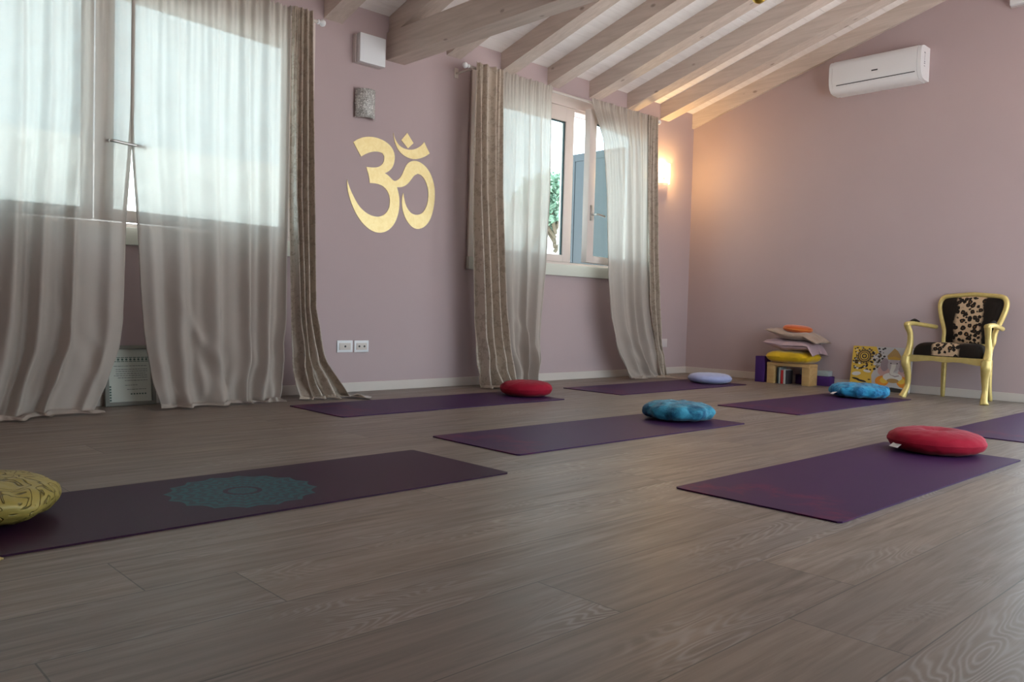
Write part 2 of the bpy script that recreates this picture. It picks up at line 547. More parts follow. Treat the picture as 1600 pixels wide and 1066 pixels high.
# floor of individual planks in one mesh
def build_floor():
    rng = random.Random(4)
    me = bpy.data.meshes.new('floor')
    vs, fs, uv, rn = [], [], [], []
    known = {0: 0.64, 2: 0.37, 3: 1.35, 4: 1.92, 5: 1.60}
    LP, PW = 1.9, 0.2475
    for k in range(-13, 15):
        y1 = 2.055-k*PW; y0 = y1-PW
        if y0 > YA or y1 < YC: continue
        x = known.get(k, rng.uniform(0, LP))
        while x > XD: x -= LP
        while x < XB:
            a, b = max(x, XD), min(x+LP, XB)
            c, d = max(y0, YC), min(y1, YA)
            n = len(vs)
            vs += [(a, c, 0), (b, c, 0), (b, d, 0), (a, d, 0)]
            fs.append((n, n+1, n+2, n+3))
            r = rng.random()
            uv += [(a-x, c-y0), (b-x, c-y0), (b-x, d-y0), (a-x, d-y0)]
            rn += [(r, LP)]*4
            x += LP
    n = len(vs)
    vs += [(XD, YC, -0.05), (XB, YC, -0.05), (XB, YA, -0.05), (XD, YA, -0.05)]
    fs.append((n+3, n+2, n+1, n)); uv += [(0.5, 0.1)]*4; rn += [(0.5, LP)]*4
    me.from_pydata(vs, [], fs)
    for nm, dat in (('plank', uv), ('rnd', rn)):
        l = me.uv_layers.new(name=nm)
        for i, q in enumerate(dat): l.data[i].uv = q
    me.materials.append(M_FLOOR)
    o = bpy.data.objects.new('floor', me)
    COL.objects.link(o)
    return structure(o, 'grey brown laminate plank floor')
build_floor()

# window wall with two openings
def zceil(y): return ZE+SL*(YA-y) if y > YR else ZR-SL*(YR-y)
b = MB()
T = 0.32
xs = [XD-0.3, WIN[0][0], WIN[0][1], WIN[1][0], WIN[1][1], XB+0.3]
b.box(xs[0], xs[1], YA, YA+T, -0.05, ZE+0.1)
b.box(xs[2], xs[3], YA, YA+T, -0.05, ZE+0.1)
b.box(xs[4], xs[5], YA, YA+T, -0.05, ZE+0.1)
for a, c in WIN:
    b.box(a, c, YA, YA+T, -0.05, WZ0)
    b.box(a, c, YA, YA+T, WZ1, ZE+0.1)
structure(b.build('wall_back', M_WALL), 'mauve plaster wall with the two curtained windows')
def gable(name, x0, x1, label):
    m = MB()
    poly = ([(YC-0.3, -0.05), (DOOR2[0], -0.05), (DOOR2[0], DOOR2[2]), (DOOR2[1], DOOR2[2]), (DOOR2[1], -0.05)] if name == 'wall_right' else [(YC-0.3, -0.05)])+[(YA+T, -0.05), (YA+T, zceil(YA)+0.05), (YR, ZR+0.12), (YC-0.3, zceil(YC)+0.05)]
    M = Matrix(((0, 0, 1, x0), (1, 0, 0, 0), (0, 1, 0, 0), (0, 0, 0, 1)))
    m.prism(poly, x1-x0, M)
    return structure(m.build(name, M_WALL), label)
gable('wall_right', XB, XB+0.3, 'mauve gable wall behind the gold armchair')
gable('wall_left', XD-0.3, XD, 'mauve gable wall at the left end')
b = MB()
b.box(XD, DOOR[0], YC-0.3, YC, -0.05, zceil(YC)+0.03)
b.box(DOOR[1], XB, YC-0.3, YC, -0.05, zceil(YC)+0.03)
b.box(DOOR[0], DOOR[1], YC-0.3, YC, DOOR[2], zceil(YC)+0.03)
structure(b.build('wall_front', M_WALL), 'mauve wall with the terrace doorway behind the viewpoint')

# sloped ceiling of boards
def ceil_slab(name, ya, za, yb, zb, label):
    m = MB()
    ny = 24
    for i in range(ny):       # one board per strip with a hairline step between boards
        t0, t1 = i/ny, (i+1)/ny-0.0035/abs(yb-ya)
        p = lambda t: (ya+(yb-ya)*t, za+(zb-za)*t)
        (a, az), (c, cz) = p(t0), p(t1)
        vs = [(XD-0.3, a, az), (XB+0.3, a, az), (XB+0.3, c, cz), (XD-0.3, c, cz),
              (XD-0.3, a, az+0.1), (XB+0.3, a, az+0.1), (XB+0.3, c, cz+0.1), (XD-0.3, c, cz+0.1)]
        m.add(vs, [(0, 1, 2, 3), (7, 6, 5, 4), (0, 4, 5, 1), (2, 6, 7, 3), (1, 5, 6, 2), (0, 3, 7, 4)])
    m.add([(XD-0.3, ya, za+0.1), (XB+0.3, ya, za+0.1), (XB+0.3, yb, zb+0.1), (XD-0.3, yb, zb+0.1),
           (XD-0.3, ya, za+0.16), (XB+0.3, ya, za+0.16), (XB+0.3, yb, zb+0.16), (XD-0.3, yb, zb+0.16)],
          [(0, 1, 2, 3), (7, 6, 5, 4), (0, 4, 5, 1), (2, 6, 7, 3), (1, 5, 6, 2), (0, 3, 7, 4)])
    return structure(m.build(name, M_BOARD), label)
ceil_slab('ceiling', YA+T, ZE-SL*T, YR, ZR, 'sloping whitewashed board ceiling above the rafters')
ceil_slab('ceiling', YC-0.3, zceil(YC)-SL*0.3, YR, ZR, 'far slope of the board ceiling beyond the ridge')

# rafters down to the window wall
RH, RW = 0.155, 0.145
raf = [(1.31, 'rafter far left above the first window'), (1.87, 'rafter above the gap of the first curtains'),
       (2.43, 'rafter above the right half of the first window'),
       (2.985, 'rafter ending just left of the white vent box'), (3.53, 'rafter resting in the notch of the thick tie beam'),
       (4.08, 'rafter just right of the thick tie beam'), (4.66, 'rafter ending at the left end of the second curtain rod'),
       (5.22, 'rafter ending above the left sheer of the second window'), (5.78, 'rafter ending above the open window sash'),
       (6.34, 'rafter ending above the right sheer of the second window'), (6.885, 'rafter ending above the lit wall lamp')]
def rafter(x0, x1, label):
    m = MB()
    vs = []
    for y in (YA, YR):
        z = zceil(y)
        for x in (x0, x1):
            for dz in (-RH, 0.0): vs.append((x, y, z+dz))
    m.add(vs, [(0, 2, 3, 1), (4, 5, 7, 6), (0, 4, 6, 2), (1, 3, 7, 5), (0, 1, 5, 4), (2, 6, 7, 3)])
    o = m.build('rafter', M_BEAM)
    tag(o, label='whitewashed '+label, cat='rafter', group='whitewashed ceiling rafters', kind='structure')
for x, lb in raf: rafter(x, x+RW, lb)
rafter(7.452, XB, 'rafter fixed along the right gable wall, glowing warm at its foot')
b = MB()
b.box(3.51, 3.677, YC, YA, 2.455, 2.657, 0.006)
tag(b.build('tie_beam', M_BEAM), 'thick whitewashed tie beam crossing the room beside the vent box', 'beam', kind='structure')

# baseboards
def base(name, x0, x1, y0, y1, label):
    m = MB(); m.box(x0, x1, y0, y1, 0.0, 0.069, 0.003)
    structure(m.build(name, M_WHITE), label)
base('baseboard_back', XD, XB, YA-0.012, YA, 'white baseboard under the windows')
base('baseboard_right', XB-0.012, XB, DOOR2[1]+0.06, YA-0.012, 'white baseboard behind the armchair')
base('baseboard_left', XD, XD+0.012, YC, YA-0.012, 'white baseboard on the left wall')

# ---------------------------------------------------------------- windows
def sash(parent, mirror, w, name='sash', open_deg=0, loc=(0, 0, 0), handle=True, st=0.11, lever=0.135):
    """casement leaf, hinge edge at local x=0, leaf towards -x (mirror: towards +x)"""
    s = -1 if not mirror else 1
    z0, z1 = 1.08, 2.46
    def bx(m, a, c, *r, **k): m.box(min(s*a, s*c), max(s*a, s*c), *r, **k)
    m = MB()
    bx(m, 0, st, 0, 0.06, z0, z1, bev=0.006)
    bx(m, w-st, w, 0, 0.06, z0, z1, bev=0.006)
    bx(m, st-0.004, w-st+0.004, 0.001, 0.059, z0, z0+0.065, bev=0.005)
    bx(m, st-0.004, w-st+0.004, 0.001, 0.059, z1-0.112, z1, bev=0.005)
    o = m.build(name, M_WFRAME, parent, True, 40)
    o.location = loc
    o.rotation_euler = (0, 0, R(open_deg))
    g = MB()
    bx(g, st, w-st, 0.026, 0.034, z0+0.065, z1-0.112)
    g.build('glass_pane', M_GLASS, o)
    k = MB()
    for (a, c, e, f) in ((st, st+0.012, z0+0.065, z1-0.112), (w-st-0.012, w-st, z0+0.065, z1-0.112)):
        bx(k, a, c, 0.012, 0.026, e, f)
    bx(k, st, w-st, 0.012, 0.026, z1-0.124, z1-0.112)
    k.build('gasket', M_GASKET, o)
    if handle:
        h = MB()
        hx = s*(w-st*0.45)
        h.box(hx-0.014, hx+0.014, -0.01, 0.0, 1.46, 1.60, 0.004)
        h.tube([(hx, -0.005, 1.515), (hx, -0.065, 1.515)], 0.009, 10)
        h.tube(spline([(hx, -0.062, 1.515), (hx+0.02, -0.07, 1.515), (hx+0.07, -0.07, 1.512), (hx+lever, -0.068, 1.508)], 4), 0.009, 10)
        h.build('handle', M_STEEL, o, True, 40)
    return o

def window(idx, a, c, hinge, meet, open_deg, left_deg=0, lst=0.11, lever=0.135, rst=0.11):
    r = empty('window_%d' % idx, ((a+c)/2, YA, 0))
    tag(r, kind='structure')
    ox = (a+c)/2
    f = MB()
    # casing on the room side, jambs, head
    f.box(a-0.05-ox, a+0.03-ox, -0.02, 0.0, 1.06, WZ1+0.05, 0.004)
    f.box(c-0.03-ox, c+0.05-ox, -0.02, 0.0, 1.06, WZ1+0.05, 0.004)
    f.box(a+0.03-ox, c-0.03-ox, -0.02, 0.0, WZ1-0.04, WZ1+0.05, 0.004)
    f.box(a-ox, a+0.05-ox, 0.0, 0.12, WZ0, WZ1)
    f.box(c-0.05-ox, c-ox, 0.0, 0.12, WZ0, WZ1)
    f.box(a+0.05-ox, c-0.05-ox, 0.0, 0.12, WZ1-0.06, WZ1)
    f.box(a+0.05-ox, c-0.05-ox, 0.0, 0.12, WZ0, WZ0+0.03)
    f.build('window_frame', M_WFRAME, r)
    s = MB()
    s.box(a-0.05-ox, c+0.05-ox, -0.035, 0.0, 0.955, 1.058, 0.004)
    s.build('window_sill', M_SILL, r, True, 40)
    g = MB()
    g.box(a+0.05-ox, c-0.05-ox, 0.105, 0.115, WZ0+0.03, WZ0+0.042)
    g.build('threshold_seal', M_GASKET, r)
    sash(r, True, meet-(a+0.06), 'sash', left_deg, (a+0.06-ox, -0.01, 0), False, lst)
    sash(r, False, hinge-meet, 'sash', open_deg, (hinge-ox, -0.02, 0), True, rst, lever)
    return r
tag(window(1, WIN[0][0], WIN[0][1], 2.76, 1.47, 7, -7, 0.05, 0.20, 0.075), 'left white casement window glowing behind closed sheer curtains')
tag(window(2, WIN[1][0], WIN[1][1], 6.70, 5.578, 9), 'right white casement window with one sash ajar')

# terrace doorway (folded open) behind the viewpoint
r = empty('door_1', ((DOOR[0]+DOOR[1])/2, YC, 0))
tag(r, 'wide white framed terrace doorway standing open behind the viewpoint', kind='structure')
f = MB(); hw = (DOOR[1]-DOOR[0])/2
for x in (-hw, hw):
    f.box(max(-hw, x-0.05), min(hw, x+0.05), -0.12, -0.04, 0.0, DOOR[2])
f.box(-hw, hw, -0.12, -0.04, DOOR[2]-0.08, DOOR[2]); f.box(-hw, hw, -0.12, -0.04, 0.0, 0.03)
f.build('door_frame', M_WFRAME, r)

r = empty('door_2', (XB, (DOOR2[0]+DOOR2[1])/2, 0))
tag(r, 'white framed side doorway standing open beyond the armchair', kind='structure')
f = MB(); hw = (DOOR2[1]-DOOR2[0])/2
f.box(0.02, 0.12, -hw, -hw+0.05, 0.0, DOOR2[2]); f.box(0.02, 0.12, hw-0.05, hw, 0.0, DOOR2[2])
f.box(0.02, 0.12, -hw, hw, DOOR2[2]-0.07, DOOR2[2]); f.box(0.02, 0.12, -hw, hw, 0.0, 0.03)
f.build('door_frame', M_WFRAME, r)

# ---------------------------------------------------------------- outside
M_GRAVEL = mat('pale_paving', (0.44, 0.44, 0.44), 0.9)
M_STUCCO = mat('white_stucco', (0.8, 0.8, 0.78), 0.85)
M_SHUT = mat('grey_blue_shutter', (0.045, 0.062, 0.07), 0.5)
m = MB(); m.box(XB+0.3, 45, YC-0.3, YA+T, -0.35, -0.12)
structure(m.build('ground', M_GRAVEL), 'pale paving outside the side doorway')
m = MB(); m.box(-25, 45, YA+T, 45, -0.35, -0.25)
structure(m.build('ground', M_GRAVEL), 'pale paving outside the windows')
m = MB(); m.box(-25, 45, -40, YC-0.3, -0.35, -0.1)
structure(m.build('ground', M_GRAVEL), 'pale paving outside the terrace doorway')
m = MB(); m.box(-6, 30, 13.4, 13.6, -0.25, 3.05)
tag(m.build('garden_wall', M_STUCCO), 'white garden wall outside below the tree', 'wall', kind='structure')
sh = empty('window_shutter', (6.74, 5.47, 0), label='grey blue shutter leaf folded open outside the right window', cat='shutter')
m = MB()
m.box(-0.02, 0.02, 0, 0.74, 1.04, 2.36, 0.004)
m.box(-0.026, -0.018, 0.0, 0.07, 1.04, 2.36, 0.003); m.box(-0.026, -0.018, 0.67, 0.74, 1.04, 2.36, 0.003)
m.box(-0.026, -0.018, 0.07, 0.67, 1.04, 1.12, 0.003); m.box(-0.026, -0.018, 0.07, 0.67, 2.28, 2.36, 0.003)
m.build('shutter_panel', M_SHUT, sh)
def tree():
    rng = random.Random(11)
    r = empty('tree', (13.2, 12.6, -0.25), label='leafy green tree outside the right window', cat='tree')
    k = MB()
    k.tube(spline([(-0.9, 0.7, 0), (-0.85, 0.62, 1.2), (-0.45, 0.3, 2.4), (0.1, 0.05, 3.4)], 6), lerps([0.16, 0.12, 0.09, 0.05], 19), 10)
    for i in range(7):
        a = i*0.9
        k.tube(spline([(0, 0, 2.2+0.1*i), (0.4*math.cos(a), 0.4*math.sin(a), 2.7+0.1*i), (0.8*math.cos(a), 0.8*math.sin(a), 3.2+0.05*i)], 4), lerps([0.05, 0.03, 0.012], 9), 6)
    k.build('trunk', mat('bark', (0.12, 0.09, 0.06), 0.9), r, True)
    lf = MB()
    for i in range(2600):
        while True:
            p = Vector((rng.uniform(-1, 1), rng.uniform(-1, 1), rng.uniform(-1, 1)))
            if p.length < 1: break
        n_ = 0.8+0.35*nz(p.x*2, p.y*2, p.z*2+5)
        c = Vector((p.x*1.15*n_, p.y*1.15*n_, 3.35+p.z*0.78*n_))
        s = rng.uniform(0.05, 0.11)
        a, e = rng.uniform(0, 6.28), rng.uniform(-1, 1)
        d = Vector((math.cos(a)*math.cos(e), math.sin(a)*math.cos(e), math.sin(e)))
        t = d.cross(Vector((rng.uniform(-1, 1), rng.uniform(-1, 1), rng.uniform(-1, 1)))).normalized()
        lf.add([c-d*s, c+t*s*0.45, c+d*s, c-t*s*0.45], [(0, 1, 2, 3)])
    m_ = mat('leaf_green', (0.17, 0.27, 0.19), 0.6)
    lf.build('foliage', m_, r)
tree()

# ---------------------------------------------------------------- curtains
def interp(tab, z):
    tab = sorted(tab)
    zs = [t[0] for t in tab]; xs_ = [t[1] for t in tab]
    return float(np.interp(z, zs, xs_))

def curtain(name, m, label, cat, group, left, right, ztop, y0, nf, ng, amp, seed, nu=150, nv=90,
            floor_len=0.10, flare=0.05, tips=(), ruffle=0.0, thick=0.0, bulge=0.05, knots=(), header=0.03, calm=0):
    """hanging cloth: left/right are (z, x) tables, folds deepen downwards, hem lies on the floor.
    knots = (u, z, strength) places where the cloth catches and creases run out from"""
    rng = random.Random(seed)
    ph = [rng.uniform(0, 6.28) for _ in range(8)]
    zf = 0.012
    nfl = 16
    rows = [ztop-(ztop-zf)*(j/(nv-1)) for j in range(nv)]
    def fold(u, t, z):
        wu = u+0.035*math.sin(2*PI*1.3*u+ph[0])+0.03*nz(u*3+seed, t*1.6, 1.0)
        s1 = 0.5+0.5*math.sin(2*PI*nf*wu+ph[1])
        s1 = s1**2.8
        s2 = 0.5+0.5*math.sin(2*PI*nf*2.15*wu+ph[2]+1.2*nz(u*5, t*2, seed))
        g = 0.5+0.5*math.sin(2*PI*ng*u+ph[3]+1.5*nz(u*9, t*1.2, seed+3))
        return amp*((0.28+1.15*min(1, t*1.35))*s1+(0.32-0.1*t)*s2)+0.016*g*math.exp(-t*5.5), s1
    he = 0.014 if not thick else 0.0      # side hems are doubled back
    us = [he*(1-k/4) for k in range(4)]+[k/(nu-1) for k in range(nu)]+[1-he*(k+1)/4 for k in range(4)] if he else [k/(nu-1) for k in range(nu)]
    bk = [0.004]*4+[0.0]*nu+[0.004]*4 if he else [0.0]*nu
    def pt(i, j):
        u = us[i]; back = bk[i]
        if j < nv:
            z = rows[j]; fl = 0.0
        else:
            z = zf; fl = (j-nv+1)/nfl
        t = (ztop-z)/ztop
        xl, xr = interp(left, z), interp(right, z)
        f, s1 = fold(u, t, z)
        x = xl+(xr-xl)*(u+0.012*math.sin(2*PI*nf*u+ph[4])*t)
        low = max(0.0, (0.62-z)/0.62)
        f *= min(1.0, 0.25+(u if calm > 0 else 1-u)*6) if calm else 1.0
        y = y0+back-f-bulge*low**2-0.05*low**1.3*max(0, nz(u*7+seed, z*5, 2.2))*2
        x += 0.03*low*nz(u*6, z*4, seed+8)
        for (ku, kz, ks) in knots:
            du, dz = (u-ku)*(xr-xl), z-kz
            d = math.hypot(du, dz*0.7)
            e = math.exp(-(d/0.13)**2)
            ridge = math.exp(-((du*0.85+dz*0.5)/0.03)**2)
            y -= 0.45*ks*math.exp(-(d/0.2)**2)*(ridge-0.35)
        if z > ztop-header*2 and ruffle:
            y -= ruffle*(0.5+0.5*math.sin(2*PI*ng*1.4*u+ph[5]))*(z-(ztop-header*2))/(header*2)
        if j == 0 and ruffle:
            z += 0.006*math.sin(2*PI*ng*1.4*u+ph[6])
        if fl > 0:
            ln = floor_len*(0.75+0.6*nz(u*4+seed, 3.3, 0.4))
            for (tu, tl, tw, tx) in tips:
                ww = math.exp(-((u-tu)/tw)**2)
                ln += tl*ww; x += tx*ww*fl
            ln = max(ln, 0.02)
            y -= ln*fl
            x += flare*(u-0.5)*fl+0.015*fl*nz(u*11, fl*3, seed)
            z = zf+0.016*max(0, nz(u*9+3*seed, fl*2.5, 4.4)+0.25)*math.sin(PI*min(1, fl*1.0))*1.6
            if fl > 0.9: z = min(z, 0.014)
        elif z < 0.1:
            z = max(z, zf)
        return (x, y, z)
    b = MB()
    b.grid(pt, len(us), nv+nfl)
    o = b.build(name, m, None, True)
    if thick:
        md = o.modifiers.new('cloth_thickness', 'SOLIDIFY'); md.thickness = thick; md.offset = 0
    return tag(o, label, cat, group)

YS = 4.925
curtain('sheer_curtain', M_SHEER, 'cream sheer curtain at the far left, covering the left half of the left window', 'curtain', 'cream sheer curtains',
        [(0, 0.26), (0.3, 0.30), (2.6, 0.34)],
        [(0, 1.43), (0.15, 1.498), (0.35, 1.58), (0.51, 1.605), (1.1, 1.617), (1.44, 1.640), (1.72, 1.655), (2.6, 1.655)],
        2.54, YS, 6.5, 30, 0.050, 1, nu=200, floor_len=0.12, ruffle=0.01, bulge=0.06, calm=-1,
        tips=((0.62, 0.06, 0.15, 0.0),), knots=((0.80, 0.40, 0.05), (0.93, 0.30, 0.04)))
curtain('sheer_curtain', M_SHEER, 'cream sheer curtain right of the gap, beside the beige damask drape of the left window', 'curtain', 'cream sheer curtains',
        [(0, 1.80), (0.14, 1.765), (0.35, 1.73), (0.7, 1.702), (1.03, 1.681), (1.46, 1.645), (1.72, 1.635), (2.6, 1.630)],
        [(0, 2.50), (0.09, 2.531), (0.25, 2.57), (0.52, 2.592), (1.36, 2.604), (2.6, 2.597)],
        2.54, YS-0.012, 5.0, 24, 0.048, 2, nu=180, floor_len=0.07, ruffle=0.01, bulge=0.06, calm=1,
        knots=((0.36, 0.42, 0.055), (0.8, 0.25, 0.035)))
curtain('sheer_curtain', M_SHEER, 'cream sheer curtain left of the visible casement, behind the far red cushion', 'curtain', 'cream sheer curtains',
        [(0, 4.60), (0.13, 4.575), (0.65, 4.50), (1.06, 4.475), (2.6, 4.455)],
        [(0, 4.93), (0.22, 4.984), (0.94, 5.034), (1.65, 5.067), (2.6, 5.06)],
        2.54, YS, 3.5, 18, 0.050, 3, nu=140, floor_len=0.09, ruffle=0.01,
        knots=((0.55, 0.40, 0.06), (0.7, 0.20, 0.05)), tips=((0.15, 0.10, 0.12, -0.03),))
curtain('sheer_curtain', M_SHEER, 'cream sheer curtain over the open sash beside the lit wall lamp', 'curtain', 'cream sheer curtains',
        [(0, 6.16), (0.1, 6.07), (0.32, 5.962), (0.6, 5.875), (0.98, 5.82), (1.74, 5.785), (2.2, 5.725), (2.52, 5.545)],
        [(0, 6.70), (0.1, 6.625), (0.19, 6.595), (0.70, 6.475), (1.81, 6.435), (2.6, 6.40)],
        2.54, YS, 4.0, 22, 0.045, 4, nu=150, floor_len=0.08, ruffle=0.01, flare=0.02,
        tips=((0.93, 0.16, 0.06, 0.0),), knots=((0.5, 0.18, 0.04),))
curtain('damask_drape', M_DAMASK, 'beige damask drape right of the left window, spilling onto the floor', 'drape', 'beige damask drapes',
        [(0, 2.70), (0.1, 2.668), (0.52, 2.660), (1.36, 2.625), (2.6, 2.624)],
        [(0, 3.08), (0.09, 3.02), (0.245, 2.90), (0.61, 2.81), (1.38, 2.799), (2.6, 2.776)],
        2.555, YS-0.005, 4.2, 4, 0.055, 5, nu=80, floor_len=0.06, thick=0.003, flare=0.08,
        tips=((0.95, 0.12, 0.15, 0.05),), knots=((0.6, 0.12, 0.05),))
curtain('damask_drape', M_DAMASK, 'beige damask drape left of the right window, near the red cushion', 'drape', 'beige damask drapes',
        [(0, 4.27), (0.135, 4.255), (1.55, 4.178), (2.6, 4.175)],
        [(0, 4.60), (0.07, 4.579), (0.65, 4.495), (1.58, 4.455), (2.6, 4.45)],
        2.545, YS-0.012, 3.4, 3, 0.075, 6, nu=80, floor_len=0.035, thick=0.003, flare=0.05)
curtain('damask_drape', M_DAMASK, 'narrow beige damask drape bunched beside the lit wall lamp', 'drape', 'beige damask drapes',
        [(0, 6.63), (0.19, 6.60), (0.7, 6.47), (1.81, 6.41), (2.6, 6.385)],
        [(0, 6.70), (0.252, 6.662), (1.2, 6.577), (2.6, 6.525)],
        2.545, YS+0.005, 2.2, 3, 0.045, 7, nu=60, floor_len=0.03, thick=0.003, flare=0.04)

def rod(x0, x1, label):
    r = empty('curtain_rod', ((x0+x1)/2, YS+0.014, 2.515), label=label, cat='curtain rod', group='slim white curtain rods')
    h = (x1-x0)/2
    b = MB(); b.tube([(-h, 0, 0), (h, 0, 0)], 0.011, 12); b.build('pole', M_WHITE, r, True, 40)
    for s in (-1, 1):
        Mx = Matrix.Translation((s*h, 0, 0)) @ Matrix.Rotation(R(90*s), 4, 'Y')
        f = MB(); f.lathe([(0.011, 0), (0.016, 0.003), (0.016, 0.012), (0.008, 0.018), (0.02, 0.03), (0.024, 0.042), (0.018, 0.056), (0.006, 0.062)], 14, Mx)
        f.build('finial', M_PLASTIC, r, True, 50)
        k = MB(); k.box(s*(h-0.03)-0.008, s*(h-0.03)+0.008, -0.004, YA-YS-0.014, -0.02, -0.006, 0.002)
        k.box(s*(h-0.03)-0.02, s*(h-0.03)+0.02, YA-YS-0.020, YA-YS-0.014, -0.05, 0.03, 0.002)
        k.build('bracket', M_WHITE, r)
rod(0.28, 2.82, 'slim white curtain rod above the left window')
rod(4.15, 6.56, 'slim white curtain rod above the right window')

# ---------------------------------------------------------------- wall things
OM = [(3.24,1.81),(3.278,1.839),(3.328,1.861),(3.385,1.873),(3.443,1.874),(3.501,1.864),(3.549,1.844),(3.583,1.815),(3.603,1.774),(3.603,1.729),(3.592,1.688),(3.568,1.656),(3.54,1.635),(3.516,1.624),(3.537,1.617),(3.567,1.599),(3.59,1.582),(3.607,1.577),(3.626,1.583),(3.652,1.602),(3.673,1.63),(3.693,1.673),(3.71,1.71),(3.734,1.735),(3.771,1.753),(3.815,1.757),(3.86,1.745),(3.906,1.719),(3.946,1.676),(3.973,1.623),(3.99,1.564),(3.993,1.492),(3.984,1.418),(3.965,1.349),(3.937,1.298),(3.9,1.261),(3.855,1.24),(3.817,1.236),(3.779,1.247),(3.741,1.277),(3.711,1.314),(3.689,1.362),(3.678,1.416),(3.678,1.461),(3.689,1.497),(3.7,1.449),(3.716,1.405),(3.742,1.371),(3.776,1.348),(3.821,1.343),(3.865,1.357),(3.896,1.387),(3.918,1.432),(3.929,1.484),(3.928,1.541),(3.914,1.585),(3.889,1.628),(3.856,1.654),(3.822,1.661),(3.789,1.644),(3.765,1.615),(3.736,1.578),(3.702,1.552),(3.666,1.538),(3.629,1.535),(3.645,1.492),(3.656,1.444),(3.655,1.384),(3.645,1.328),(3.624,1.276),(3.595,1.234),(3.554,1.2),(3.507,1.181),(3.46,1.177),(3.413,1.187),(3.361,1.213),(3.314,1.252),(3.274,1.3),(3.239,1.359),(3.216,1.413),(3.199,1.468),(3.194,1.534),(3.208,1.498),(3.228,1.457),(3.258,1.409),(3.295,1.36),(3.341,1.324),(3.393,1.301),(3.445,1.293),(3.486,1.299),(3.527,1.321),(3.552,1.351),(3.567,1.389),(3.569,1.434),(3.559,1.472),(3.534,1.507),(3.498,1.529),(3.451,1.539),(3.388,1.536),(3.378,1.586),(3.354,1.648),(3.413,1.651),(3.46,1.661),(3.492,1.684),(3.509,1.716),(3.509,1.748),(3.492,1.769),(3.457,1.775),(3.41,1.769),(3.354,1.746),(3.308,1.716),(3.28,1.754)]
CRES = [(3.586,1.934),(3.598,1.901),(3.621,1.867),(3.652,1.843),(3.695,1.831),(3.744,1.831),(3.794,1.845),(3.837,1.87),(3.862,1.894),(3.876,1.913),(3.894,1.884),(3.932,1.833),(3.897,1.807),(3.846,1.782),(3.79,1.766),(3.734,1.767),(3.684,1.781),(3.644,1.805),(3.615,1.84),(3.596,1.881)]
DIA = [(3.714,1.955),(3.775,1.887),(3.724,1.84),(3.661,1.892)]
MW = Matrix(((1, 0, 0, 0), (0, 0, -1, YA), (0, 1, 0, 0), (0, 0, 0, 1)))   # wall plane, thickness into the room
def round_poly(p, keep=35):
    """soften a traced outline: one Chaikin pass except at sharp corners"""
    out = []
    n = len(p)
    for i in range(n):
        a, b_, c = Vector(p[i-1]), Vector(p[i]), Vector(p[(i+1) % n])
        ang = math.degrees((b_-a).angle(c-b_)) if (b_-a).length and (c-b_).length else 0
        if ang > keep: out.append(tuple(b_))
        else:
            out.append(tuple(b_*0.75+a*0.25)); out.append(tuple(b_*0.75+c*0.25))
    return out
e = empty('om_symbol', (3.6, YA, 1.55), label='large painted gold Om symbol on the wall between the windows', cat='wall symbol')
MI = Matrix.Translation((-3.6, -YA-0.0005, -1.55)) @ MW
for nm, p in (('syllable_stroke', OM), ('crescent', CRES), ('dot', DIA)):
    b = MB(); b.prism(round_poly(p), 0.004, MI)
    b.build(nm, M_OM, e)

def vent_box(loc, rot, label):
    r = empty('vent_box', loc, rot, label=label, cat='vent box', group='white wall ventilation boxes')
    b = MB(); b.box(-0.115, 0.115, -0.04, 0.0, -0.10, 0.10, 0.004); b.build('housing', M_BEIGEP, r, True, 40)
    b = MB(); b.box(-0.108, 0.112, -0.088, -0.045, -0.102, 0.104, 0.008); b.build('cover', M_PLASTIC, r, True, 40)
    return r
vent_box((3.335, YA, 2.472), 0, 'square white vent box beside the thick tie beam')
vent_box((XB, 2.02, 3.27), R(-90), 'white vent box high on the gable wall at the top right corner')

def mosaic(name, lit):
    m = bpy.data.materials.new(name); m.use_nodes = True
    v = coords(m, (1, 1, 1))
    vo = N(m, 'TexVoronoi'); vo.inputs['Scale'].default_value = 75
    L(m, v, vo.inputs['Vector'])
    ve = N(m, 'TexVoronoi', feature='DISTANCE_TO_EDGE'); ve.inputs['Scale'].default_value = 75
    L(m, v, ve.inputs['Vector'])
    gr = math_(m, 'LESS_THAN', ve.outputs['Distance'], 0.06)
    sep = N(m, 'SeparateColor'); L(m, vo.outputs['Color'], sep.inputs[0])
    b_ = P(m)
    if lit:
        c = mixc(m, sep.outputs[0], (0.75, 0.6, 0.4), (0.9, 0.82, 0.7))
        b_.inputs['Emission Color'].default_value = (1.0, 0.76, 0.46, 1)
        st = math_(m, 'MULTIPLY', math_(m, 'SUBTRACT', 1.0, gr), 3.2)
        L(m, st, b_.inputs['Emission Strength'])
    else:
        c = mixc(m, sep.outputs[0], (0.40, 0.38, 0.36), (0.75, 0.73, 0.70))
        b_.inputs['Metallic'].default_value = 0.0
    L(m, mixc(m, gr, c, (0.25, 0.23, 0.21)), b_.inputs['Base Color'])
    b_.inputs['Roughness'].default_value = 0.45
    return m
M_MOSA, M_MOSL = mosaic('silver_mosaic', False), mosaic('lit_mosaic', True)
M_BULB = mat('glowing_bulb', (1, 0.9, 0.7), 0.4)
P(M_BULB).inputs['Emission Color'].default_value = (1.0, 0.78, 0.48, 1)
P(M_BULB).inputs['Emission Strength'].default_value = 40
M_BULBOFF = mat('white_bulb', (0.8, 0.8, 0.78), 0.3)
